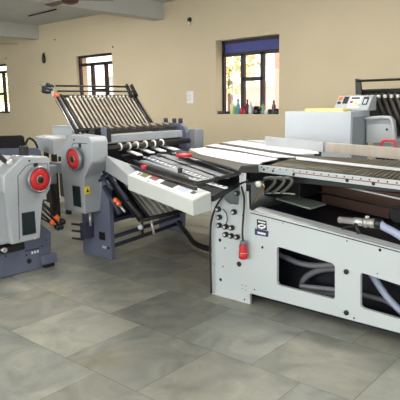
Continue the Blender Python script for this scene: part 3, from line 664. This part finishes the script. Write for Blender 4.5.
for i in range(nr):
    x = -2.42+i*.0375
    t = (x-R0.x)/RD.x; yn = R0.y+RD.y*t+.024
    x2 = x-.16*(1 if True else 0); yf = 4.48
    if x < -2.42+.01: continue
    MB().cyl((x, yn, TZ-.014), (x-.22, yf, TZ-.014), .0135, n=10).build('roller', M_roller, RF)
def poly(pts, name, m, z=TZ+.004, th=.006, parent=RF): return MB().prism([at(x, y, 'z', z) for x, y in pts], (0, 0, -th), .001).build(name, m, parent)
poly([(204, 156), (242, 163), (259, 164.2), (262, 162), (278, 159), (275, 157), (240, 151.8), (205, 147.2), (190, 149)], 'table_plate', M_sheet)
poly([(206, 145.6), (240, 150.6), (271, 157), (296, 157), (294, 155.6), (240, 147.2), (215, 143.8)], 'table_plate', M_sheet)
poly([(221, 142.6), (240, 145.4), (296, 154), (319, 153.3), (318, 151.5), (262, 143.5), (240, 140.2)], 'table_plate', M_sheet)
poly([(246, 140), (320, 151), (326, 150), (266, 140)], 'table_plate', M_sheet)
poly([(296, 159), (400, 170.3), (400, 168.0), (330, 160.6), (296, 156.4)], 'centre_strip', M_sheet, TZ+.008)
poly([(400, 170.3), (470, 179), (470, 176), (400, 168.0)], 'centre_strip', M_sheet, TZ+.008)
poly([(180, 150), (242, 162.8), (258.2, 164.6), (241, 166), (238, 170.2), (230, 167), (176, 152.2)], 'dark_guide_bar', M_bar, TZ+.01, .012)
poly([(206, 147.1), (241, 152), (276, 157.7), (271, 156.5), (240, 150.7), (206, 145.7)], 'dark_divider', M_black, TZ+.009, .012)
poly([(219, 143.9), (240, 147.2), (296, 156.2), (296, 154.2), (240, 145.4), (221, 142.6)], 'dark_divider', M_black, TZ+.009, .012)
MB().hexa([at(237.5, 164.2, 'z', TZ)+Vector((0, 0, -.065)), R0+Vector((0, 0, -.065)), R0+Vector((-.02, .1, -.065)), at(241, 161.5, 'z', TZ)+Vector((0, 0, -.065)), at(237.5, 164.2, 'z', TZ), R0, R0+Vector((-.02, .1, 0)), at(241, 161.5, 'z', TZ)], .003).build('end_block', M_bar, RF)
# side guide standing along the back edge
g0 = at(326, 152, 'z', TZ); g1 = at(400, 160, 'z', TZ); gt0 = hy(325.5, 142.8, g0.y)[1]; gt1 = hy(400, 148.3, g1.y)[1]
g2 = g0+(g1-g0)*1.6; gt2 = gt1+(gt1-gt0)*.6
MB().hexa([g0, g2, g2+Vector((0, .05, 0)), g0+Vector((0, .05, 0)), Vector((g0.x, g0.y, gt0)), Vector((g2.x, g2.y, max(gt2, TZ+.015))), Vector((g2.x, g2.y+.05, max(gt2, TZ+.015))), Vector((g0.x, g0.y+.05, gt0))], .003).build('side_guide', M_wood, RF)
w0 = at(265, 146, 'z', TZ); w1 = at(323, 152, 'z', TZ); wt0 = hy(264.5, 136.2, w0.y)[1]; wt1 = hy(323.5, 142.3, w1.y)[1]
MB().hexa([w0, w1, w1+Vector((0, .03, 0)), w0+Vector((0, .03, 0)), Vector((w0.x, w0.y, wt0)), Vector((w1.x, w1.y, wt1)), Vector((w1.x, w1.y+.03, wt1)), Vector((w0.x, w0.y+.03, wt0))], .003).build('side_guide', mat('galvanised_guide', (178, 182, 184), .38, .25, var=.08, scale=5), RF)
# legs under the far delivery end of the table
for x, y in ((-3.0, 4.5), (-2.9, 5.3)): MB().box((x-.03, y-.03, 0), (x+.03, y+.03, dk-.02), .003).build('leg', M_dark, RF)
# hoses inside
def hose(pts, r, m, name='hose', yv=YF0+.2): return MB().tube([at(x, y, 'y', yv+(k if False else 0)) for k, (x, y) in enumerate(pts)], r).build(name, m, RF)
hose([(270, 250), (285, 257), (298, 262.5), (315, 265.5), (345, 264)], .022, M_hose)
hose([(345, 268), (320, 270), (305, 278), (303, 287), (315, 293), (345, 296)], .024, M_hose, yv=YF0+.26)
hose([(300, 286), (320, 288), (340, 290)], .018, mat('dim_hose', (110, 112, 116), .5), yv=YF0+.14)
hose([(368, 268), (378, 284), (390, 300), (408, 318)], .024, M_hoseb, yv=YF0+.16)
hose([(352, 292), (372, 297), (390, 303), (415, 322)], .018, M_hose, yv=YF0+.24)
# stickers on the front plate
def sticker(pts, name, m, d=.003, parent=RF): return MB().prism([(Q(x, y)[0], YF0-d, Q(x, y)[1]) for x, y in pts], (0, d-.0005, 0)).build(name, m, parent)
k1 = sticker([(257, 219), (266.5, 221), (267, 230.3), (257.2, 228.5)], 'logo_sticker', mat('sticker_black', (28, 30, 36), .5))
sticker([(258.3, 220.6), (265.6, 222.2), (265.6, 223.6), (258.3, 222)], 'sticker_text', M_paper, .0036, k1)
sticker([(258, 225), (262, 223.8), (266.2, 225.6), (265.4, 228), (261.5, 229), (258.3, 227.4)], 'sticker_oval', M_paper, .0036, k1)
sticker([(260, 225.6), (264.4, 225.4), (264.2, 226.8), (260, 227.2)], 'sticker_text', mat('sticker_grey', (90, 94, 104), .5), .0042, k1)
k2 = sticker([(255, 228.3), (268.8, 231.2), (268.2, 237), (255, 234.6)], 'name_sticker', mat('sticker_blue', (32, 44, 84), .5))
sticker([(257.6, 231.4), (266, 233.2), (265.8, 235.2), (257.6, 233.4)], 'sticker_text', M_paper, .0036, k2)

# loose things on and by the register frame
h, z = Q(246.4, 247)
t = thing('power_connector', 'red industrial power plug hanging from a black cable on the white frame', 'plug', (h, YF0-.04, z))
MB().lathe((h, YF0-.042, Q(246, 257.5)[1]), (0, 0, 1), [(.027, 0), (.034, .006), (.034, .055), (.03, .058), (.03, .11), (.026, .115)], 24).build('body', M_red, t)
MB().lathe((h, YF0-.042, Q(246, 251.3)[1]), (0, 0, 1), [(.035, 0), (.035, .004)], 24).build('band', mat('pink_band', (235, 150, 145), .4), t)
zc = Q(246, 257.5)[1]+.113
MB().lathe((h, YF0-.042, zc), (0, 0, 1), [(.024, 0), (.024, .02), (.016, .032)], 20).build('gland', mat('grey_gland', (112, 114, 118), .5), t)
c0 = Vector((h, YF0-.042, zc+.03))
MB().tube([c0, c0+Vector((-.006, 0, .08)), Vector((h+.006, YF0-.034, .82)), Vector((h-.02, YF0-.03, .92)), Vector((h-.05, YF0+.05, .93))], .0075).build('cable', M_rubber, t)
pts = [(248, 181), (241, 183.5), (232, 188), (224, 195), (217, 205), (212, 218), (210.3, 235), (210.5, 262), (211.5, 293)]
t = MB().tube([at(x, y, 'y', YF0-.03 if i > 0 else YF0-.02) for i, (x, y) in enumerate(pts)], .0085).build('power_cable', M_rubber); tag(t, 'black cable looping down over the left end of white frame', 'cable')
ps = [(223, 209), (226.5, 214), (227, 221), (224.5, 226.5)]
t = MB().tube([at(x, y, 'y', YF0-.02) for x, y in ps], .004).build('air_tube', M_rubber, RF)
# vacuum nozzle with hose on the flange
n0 = at(338.5, 219.5, 'y', 3.38); n1 = at(364, 222.3, 'y', 3.38); n2 = at(377, 223.5, 'y', 3.38)
t = thing('air_nozzle', 'silver metal air coupling with blue-grey hose lying on the white frame edge', 'nozzle', n1)
ax = (n1-n0).normalized()
MB().lathe(n0, ax, [(.012, 0), (.022, .004), (.022, (n1-n0).length*.6), (.027, (n1-n0).length*.62), (.027, (n1-n0).length)], 20).build('pipe', M_steel, t)
ln = (n2-n1).length
MB().lathe(n1, ax, [(.03, 0), (.034, .01), (.034, ln*.3), (.026, ln*.32), (.033, ln*.5), (.033, ln*.7), (.028, ln)], 20).build('coupling', mat('dull_steel', (168, 166, 158), .4, .6, var=.15), t)
MB().lathe(n1.lerp(n2, .9), ax, [(.032, 0), (.034, .004), (.034, .035), (.03, .04)], 20).build('clamp', M_black, t)
MB().tube([n2+ax*.02, at(384, 227, 'y', 3.38), at(394, 232, 'y', 3.38), at(408, 241, 'y', 3.38), at(430, 256, 'y', 3.38)], .0255).build('hose', M_hoseb, t)
MB().cyl(n1+Vector((-.05, -.02, -.01)), n1+Vector((-.02, -.03, -.075)), .012).build('valve', M_dark, t)
MB().tube([n1+Vector((-.06, -.03, -.03)), n1+Vector((-.1, -.05, -.035)), n1+Vector((-.12, -.07, -.05))], .006).build('lever', M_black, t)
MB().lathe(n1+Vector((.02, 0, .03)), (0, 0, 1), [(.014, 0), (.014, .014), (.008, .018)], 14).build('bolt', M_steel, t)
# red ring on the guide bar
c = at(184.2, 154.6, 'z', TZ+.03)
rg = MB(); ring = []
for i in range(33):
    a = 2*math.pi*i/32; ring.append(c+Vector((math.cos(a)*.085, math.sin(a)*.085, 0)))
rg.lathe(c-Vector((0, 0, .019)), (0, 0, 1), [(.066, 0), (.075, .006), (.075, .02), (.068, .026), (.045, .026), (.04, .016)], 36)
t = rg.build('tape_roll', M_red, None, c); tag(t, 'flat red disc lying on the dark guide bar of the table', 'disc')
# green bit of tape by the panel
c = at(213.5, 190.5, 'y', YF0+.015); t = MB().box(c-Vector((.022, .012, .035)), c+Vector((.022, .012, .04)), .002).build('green_clip', M_grn, RF)

# ------------------------------------------------------------------ folding unit C (left edge), turned a quarter
FC = thing('folding_machine', 'grey folding unit at the left edge, round red handwheel, slate blue base', 'folding machine', (-4.8, 2.3, 0))
XC = -4.30
def C(x, y, v=XC): return hx(x, y, v)
oc = [C(12, 245), C(40.5, 238.5), C(41, 201), C(50.5, 189), C(50, 158.5), C(47.5, 156.3), C(23, 156), C(4, 175.5), C(3.5, 192), C(8, 198)]
cv = MB().prism([(XC, y, z) for y, z in oc], (-.19, 0, 0), .014).build('gear_cover', M_cover, FC)
# the cover's flank towards the viewer continues to the left, out of the picture
zt_, zb_ = C(23, 156)[1], C(12, 245)[1]
fk = MB().prism([(XC-.06, C(10, 200)[0]-.001, zb_+.0), (XC-.55, C(10, 200)[0]-.001, zb_), (XC-.55, C(10, 200)[0]-.001, .95), (XC-.06, C(10, 200)[0]-.001, .95)], (0, -.32, 0), .02).build('flank_cover', M_cover, FC)
MB().prism([(XC-.1, C(4, 176)[0]+.0, .94), (XC-.6, C(4, 176)[0], .94), (XC-.6, C(23, 156)[0]+.02, 1.085), (XC-.1, C(23, 156)[0]+.02, 1.085)], (0, 0, .014)).build('top_cover', M_sheet, FC)
gp = [C(18.5, 205), C(17.8, 176), C(26, 166), C(30, 163.8), C(47.5, 163.6), C(48, 170)]
MB().tube([(XC+.001, y, z) for y, z in gp], .0035, smooth=0).build('groove', M_groove, cv)
gp = [C(18.5, 205), C(19.5, 240)]
MB().tube([(XC+.001, y, z) for y, z in gp], .0035, smooth=0).build('groove', M_groove, cv)
y, z = C(35.5, 165.2); MB().box((XC-.001, y-.02, z-.02), (XC+.006, y+.02, z+.02)).build('badge', M_black, cv)
y, z = C(29.2, 160.8); MB().cyl((XC-.003, y, z), (XC+.006, y, z), .008).build('screw', M_dark, cv)
y, z = C(35, 238.3); MB().cyl((XC-.003, y, z), (XC+.004, y, z), .01).build('screw', M_steel, cv)
y, z = C(39.6, 179.3); MB().cyl((XC-.002, y, z), (XC+.035, y, z), .06).build('wheel_boss', M_ltgrey, FC)
y, z = hx(39.2, 179.5, XC+.05); handwheel((XC+.03, y, z), (1, 0, 0), .12, FC)
d = [C(21.5, 213), C(34.5, 210.8), C(36, 233), C(22.5, 235.8)]
d = rrect(d, .008, 3)
wn = MB().prism([(XC+.004, y, z) for y, z in d], (-.006, 0, 0), .001).build('display_window', M_black, cv)
cy = sum(p[0] for p in d)/len(d); cz = sum(p[1] for p in d)/len(d)
MB().prism([(XC+.006, y*.86+cy*.14, z*.88+cz*.12) for y, z in d], (-.003, 0, 0)).build('display_glass', M_glass_dark, wn)
# blue base plate and feet
XF = -4.5
bp_ = [(1.2, .06), (2.85, .03), (2.85, .50), (1.2, .50)]
MB().prism([(XF, 1.2, .04), (XF, hx(40, 268, XF)[0], .0), (XF, hx(51, 256, XF)[0], .10), (XF, hx(50.8, 229, XF)[0], .33), (XF, hx(42, 225, XF)[0], .42), (XF, 1.2, .45)], (-.06, 0, 0), .004).build('side_plate', M_blue, FC)
MB().box((XF-.02, 2.84, .035), (XF+.05, 3.0, .13), .01).build('foot', M_blue, FC)
MB().box((XF-.02, 2.87, .0), (XF+.04, 2.97, .035), .003).build('foot', M_rubber, FC)
MB().box((XF-.3, 1.3, .0), (XF-.01, 2.35, .045), .004).build('foot', M_rubber, FC)
MB().box((XF-.02, 2.45, .0), (XF-.01, 2.8, .02)).build('foot', M_rubber, FC)
y, z = hx(29, 261, XF); MB().cyl((XF-.002, y, z), (XF+.006, y, z), .024).build('cable_hole_cap', M_rubber, FC)
for x_, y_, r in ((26.5, 255, .008), (42, 246, .008), (46, 240, .006), (5.5, 256, .008)):
    y, z = hx(x_, y_, XF); MB().cyl((XF-.002, y, z), (XF+.004, y, z), r).build('bolt', M_dark, FC)
y, z = hx(35, 252, XF); 
for k in (-.03, 0, .03): MB().box((XF-.001, y+k-.01, z-.012), (XF+.003, y+k+.008, z+.012)).build('label_plate', M_paper, FC)
MB().box((XF-.001, y-.1, z+.028), (XF+.005, y+.05, z+.034)).build('vent_slot', M_black, FC)
y, z = hx(4, 250, XF+.1); MB().cyl((XF+.12, y, z), (XF-.02, y, z), .022).build('valve', M_steel, FC)
y, z = hx(15, 248, XF+.08); MB().box((XF-.01, y-.14, z-.03), (XF+.1, y+.09, z+.035), .01).build('hose_block', M_black, FC)
MB().prism([(XF-1.0, 1.2, 0), (XF-.94, 1.2, 0), (XF-.94, 1.2, .95), (XF-1.0, 1.2, .95)], (0, 1.6, 0)).build('side_plate', M_blue, FC)
MB().box((XF-.96, 1.9, .42), (XF-.18, 2.78, .98), .01).build('fold_roller_block', M_dark, FC)
# rods with orange and black knobs standing out behind the cover
for (x0, y0, x1, y1, m_, e) in ((40, 201, 56, 217, M_orange, 0), (40, 212, 51, 222, M_orange, 0), (43, 203, 62, 221, M_black, 0), (40, 217, 57, 227, M_black, 0), (40, 206, 60, 226, M_black, 0)):
    a = hx(x0, y0, XC-.1); b = hx(x1, y1, XC-.1); a = Vector((XC-.1, *a)); b = Vector((XC-.1, *b)); u = (b-a).normalized()
    MB().cyl(a, b, .011).build('adjusting_rod', M_black, FC)
    MB().lathe(b-u*.02, u, [(.014, 0), (.026, .01), (.027, .045), (.015, .06)], 14).build('adjusting_knob', m_, FC)
a = Vector((XC-.1, *hx(41, 199.5, XC-.1))); b = Vector((XC-.1, *hx(49, 200.5, XC-.1))); MB().cyl(a, b, .006).build('lever', M_black, FC)
MB().box((XC-.22, hx(50, 160, XC-.2)[0]-.05, .80), (XC-.19+.03, hx(53.5, 160, XC-.2)[0], .98), .01).build('rear_bracket', M_rim, FC)
# buckle plate of unit C (only its lower right corner shows)
for k in range(6):
    x = XC-.12-.1*k
    a = Vector((x, hx(11, 168, XC-.12)[0], 1.03)); 
    MB().hexa([a, a+Vector((.03, 0, 0)), a+Vector((.03, .02, -.02)), a+Vector((0, .02, -.02)), a+Vector((0, -.42, .40)), a+Vector((.03, -.42, .40)), a+Vector((.03, -.40, .42)), a+Vector((0, -.40, .42))]).build('slat', M_dark, FC)
a = Vector((XC-.09, hx(11, 170, XC-.09)[0], 1.03)); MB().cyl(a, a+Vector((0, -.5, .46)), .018).build('plate_side_bar', M_bar, FC)
a = Vector((XC-.06, hx(7, 163, XC-.09)[0], 1.06)); MB().lathe(a, (1, 0, 0), [(.02, 0), (.03, .01), (.03, .03), (.01, .035)]).build('adjusting_knob', M_steel, FC)
ck = at(24, 153.5, 'x', XC-.16); MB().box(ck-Vector((.03, .035, .03)), ck+Vector((.03, .035, .07)), .01).build('clamp_block', M_black, FC)

# ------------------------------------------------------------------ pile tables and things behind, left
XD = -6.6
t = thing('stacker_table', 'dark tilted plate of the machine behind the left folding unit', 'machine', (XD, 4.0, 0))
p = [hx(-12, 136, XD), hx(22, 135.2, XD), hx(24.5, 137, XD), hx(26, 149, XD), hx(-12, 149, XD)]
MB().prism([(XD, y, z) for y, z in p], (-.06, 0, 0), .01).build('hood', M_black, t)
p = [hx(-12, 149, XD+.02), hx(34, 147.5, XD+.02), hx(38, 151, XD+.02), hx(37, 162, XD+.02), hx(-12, 162, XD+.02)]
MB().prism([(XD+.1, y, z) for y, z in p], (-.5, 0, 0), .01).build('body', M_blue, t)
for y in (hx(-6, 150, XD)[0], hx(33, 150, XD)[0]): MB().box((XD-.35, y-.04, 0), (XD+.05, y+.04, hx(20, 161, XD)[1]), .004).build('leg', M_dark, t)
y, z = hx(30, 142, XD); MB().tube([(XD+.02, y-.1, z-.06), (XD+.02, y-.03, z+.05), (XD+.02, y+.06, z+.0), (XD+.02, y+.1, z-.09)], .016).build('lever', M_dark, t)

def pile_table(pts, th, legs, label, zz):
    c = at(*pts[0], 'z', zz); t = thing('delivery_table', label, 'table', (c.x, c.y, 0))
    v = [at(x, y, 'z', zz) for x, y in pts]
    MB().prism(v, (0, 0, -th), .004).build('tabletop', M_ltgrey, t)
    cen = sum(v, Vector())/len(v)
    for q in v: q2 = q.lerp(cen, .12); MB().box((q2.x-.03, q2.y-.03, 0), (q2.x+.03, q2.y+.03, zz-th), .003).build('leg', M_dark, t)
    return t, v
t, v = pile_table([(35, 136.5), (53, 139.8), (66, 138.6), (66, 135.5), (44, 134.5)], .2, 4, 'grey delivery table with white sheets left of the middle folding unit', 1.08)
c = at(50, 137, 'z', 1.085)
sh = MB().prism([at(x, y, 'z', 1.092) for x, y in ((43, 136.2), (55, 138.2), (61, 137.2), (50, 135.6))], (0, 0, -.011)).build('paper_stack', M_paper); tag(sh, 'white paper sheets lying on the grey delivery table', 'paper')
X2 = -6.0
t = thing('control_cabinet', 'small grey cabinet behind the left shoulder of the middle unit', 'cabinet', (-7.5, 5.5, 0))
p = [hy(52, 126.3, 5.4), hy(66, 127.5, 5.4), hy(68, 139, 5.4), hy(52.6, 139, 5.4)]
xs_ = [q[0] for q in p]
MB().box((p[0][0], 5.4, p[2][1]-.3), (p[1][0]+.15, 5.6, p[0][1]), .006).build('body', M_ltgrey, t)
MB().box((p[0][0]+.05, 5.45, 0), (p[1][0]+.05, 5.55, p[2][1]-.3)).build('pedestal', M_dark, t)
MB().box((p[0][0]-.01, 5.39, p[0][1]-.0), (p[1][0]+.16, 5.61, p[0][1]+.012), .003).build('lid', M_ltgrey, t)
# shadowy machine with rails between the two units
t = thing('stacking_unit', 'dark low machine with rollers seen between the two handwheel units', 'machine', (-5.9, 4.6, 0))
for y in (4.2, 4.95):
    MB().box((-6.35, y, .66), (-5.5, y+.05, .8), .006).build('side_rail', M_rim, t)
    for x in (-6.33, -5.56): MB().box((x, y, 0), (x+.05, y+.05, .66), .004).build('leg', M_dark, t)
for k in range(5): MB().cyl((-6.28+k*.18, 4.25, .76), (-6.28+k*.18, 4.95, .76), .028).build('roller', M_steel, t)
for z in (.2, .45): MB().cyl((-5.55, 4.25, z), (-5.55, 4.95, z), .025).build('tie_bar', M_ltgrey, t)
MB().box((-5.62, 4.15, .5), (-5.52, 4.2, .6), .008).build('junction_box', M_ltgrey, t)

# ------------------------------------------------------------------ grey cabinet and console, back right
YK = 5.6
a = hy(285, 111, YK); b = hy(351, 111.5, YK)
xa, xb, zk = a[0], b[0], b[1]
t = thing('machine_cabinet', 'large plain grey cabinet behind the roller table', 'cabinet', ((xa+xb)/2, YK+.3, 0))
MB().box((xa, YK, .08), (xb, YK+.48, zk), .006).build('body', M_ltgrey, t)
MB().box((xa+.02, YK+.02, 0), (xb-.02, YK+.46, .08)).build('plinth', M_dark, t)
MB().box((xb, YK+.05, .2), (xb+.004, YK+.44, zk-.06), .001).build('side_shade', mat('shaded_side_grey', (128, 132, 134), .5), t)  # darker sheet putting the side's shade into the cabinet's grey
yb0 = at(305, 110.5, 'y', YK+.06); yb1 = at(343, 110.5, 'y', YK+.06)
t = MB().box((yb0.x, YK+.06, zk+.0005), (yb1.x, YK+.22, zk+.03), .004).build('yellow_board', mat('pale_yellow_board', (228, 214, 130), .55, var=.05)); tag(t, 'long pale yellow board lying on top of the grey cabinet', 'board')
YS = YK+.26
t = thing('control_console', 'slanted grey operating console with coloured keys on the grey cabinet', 'console', (xb-.1, YS, zk+.001))
q = [hy(335, 110, YS), hy(372, 112, YS)]
x0, x1 = hy(333.5, 108, YS)[0], hy(368, 110, YS)[0]
zt2 = hy(350, 95.6, YS+.12)[1]; z0 = zk+.001
MB().prism([(x0, YS, z0), (x0, YS, z0+.02), (x0, YS+.12, zt2), (x0, YS+.22, zt2), (x0, YS+.22, z0)], (x1-x0, 0, 0), .008).build('housing', M_cover, t)
def cons(u0, v0, u1, v1, m_, name, h=.005):
    def pt(u, v, k): return Vector((x0+(x1-x0)*u, YS+.12*v, z0+.02+(zt2-z0-.02)*v))+Vector((0, -.83, .5)).normalized()*k
    MB().hexa([pt(u0, v0, -.001), pt(u1, v0, -.001), pt(u1, v1, -.001), pt(u0, v1, -.001), pt(u0, v0, h), pt(u1, v0, h), pt(u1, v1, h), pt(u0, v1, h)]).build(name, m_, t)
cons(.04, .66, .16, .88, M_orange, 'stop_key'); cons(.05, .38, .15, .55, M_dark, 'key'); cons(.2, .4, .34, .9, M_black, 'key_field')
cons(.38, .1, .72, .92, M_paper, 'keypad_sheet', .002); cons(.42, .72, .66, .86, M_dblue, 'small_display', .004); cons(.41, .42, .5, .6, M_red, 'key', .004); cons(.56, .3, .64, .5, M_yellow, 'key', .004)
cons(.78, .3, .92, .86, M_black, 'display', .004); cons(.81, .38, .89, .7, M_ltgrey, 'display_glass', .006); cons(.66, .2, .72, .4, mat('green_key', (130, 180, 130), .5), 'key', .004)

# ------------------------------------------------------------------ second folding unit far right
FD = thing('folding_machine', 'black folding unit with upright ribbed plates against the back wall at right', 'folding machine', (-2.0, 6.5, 0))
YD = 6.25
x0 = hy(357, 92, YD)[0]; z1 = hy(358, 81, YD)[1]; z2 = hy(358, 92, YD)[1]; XE = -1.0
MB().cyl((x0, YD, z1), (XE, YD, z1), .014).build('cross_rod', M_dark, FD)
MB().cyl((x0-.03, YD+.05, z2), (XE, YD+.05, z2), .03).build('cross_bar', M_black, FD)
MB().prism([(x0-.02, YD, z2-.03), (x0+.06, YD, z2-.03), (x0+.03, YD, z1+.02), (x0-.03, YD, z1+.03)], (0, .04, 0), .005).build('end_bracket', M_black, FD)
zl = 1.12
for i in range(22):
    x = x0+.12+i*.075
    MB().hexa([(x+.25, YD-.02, zl), (x+.285, YD-.02, zl), (x+.285, YD+.0, zl), (x+.25, YD+.0, zl), (x, YD+.03, z2), (x+.035, YD+.03, z2), (x+.035, YD+.05, z2), (x, YD+.05, z2)]).build('slat', mat('black_brown_slat', (62, 56, 50), .4, .4), FD)
    MB().cyl((x-.01, YD-.01, z2-.06), (x+.02, YD-.01, z2-.055), .02, n=10).build('end_stop', M_collar, FD)
MB().prism([(x0+.1, YD+.09, zl), (XE, YD+.09, zl), (XE, YD+.09, z2), (x0, YD+.09, z2)], (0, .02, 0)).build('back_plate', M_rubber, FD)
MB().box((x0+.3, YD-.2, .1), (XE, YD+.45, zl), .02).build('body', M_ltgrey, FD)
MB().box((x0+.34, YD-.18, 0), (XE-.05, YD+.4, .1)).build('plinth', M_dark, FD)
y_ = 5.97
sh = [hy(366, 118, y_), hy(391, 117, y_), hy(394.5, 121, y_), hy(396, 143, y_), hy(366, 143, y_)]
hc = MB().prism([(h, y_, z) for h, z in rrect(sh[:3], .01, 2)+sh[3:]], (0, .05, 0), .004).build('side_cover', M_cover, FD)
h, z = hy(387, 129.5, y_); MB().cyl((h, y_+.002, z), (h, y_-.006, z), .014).build('bolt', M_black, FD)
MB().tube([(hy(366, 118.5, y_)[0], y_-.03, hy(366, 118.5, y_)[1]), (hy(386, 117.5, y_)[0], y_-.03, hy(386, 117.5, y_)[1]), (hy(393, 121, y_)[0], y_-.03, hy(393, 121, y_)[1]), (hy(394.5, 145, y_)[0], y_-.03, hy(394.5, 145, y_)[1])], .022).build('grab_rail', M_cover, FD)
y_ = 4.75
def rh(x, y): p_ = hy(x, y, y_); return (p_[0], y_, p_[1])
t = thing('red_handle', 'red bent handle standing behind the roller table side guide', 'handle', rh(388, 152))
MB().tube([rh(379.5, 158), rh(380, 150), rh(382, 142), rh(384, 140.4), rh(392, 140.6), rh(395, 142.5), rh(396, 158)], .012, smooth=2).build('bar', M_red, t)
MB().box(Vector(rh(377, 158))-Vector((0, .03, .01)), Vector(rh(398.5, 158))+Vector((0, .03, .0)), .003).build('foot_plate', M_dark, t)
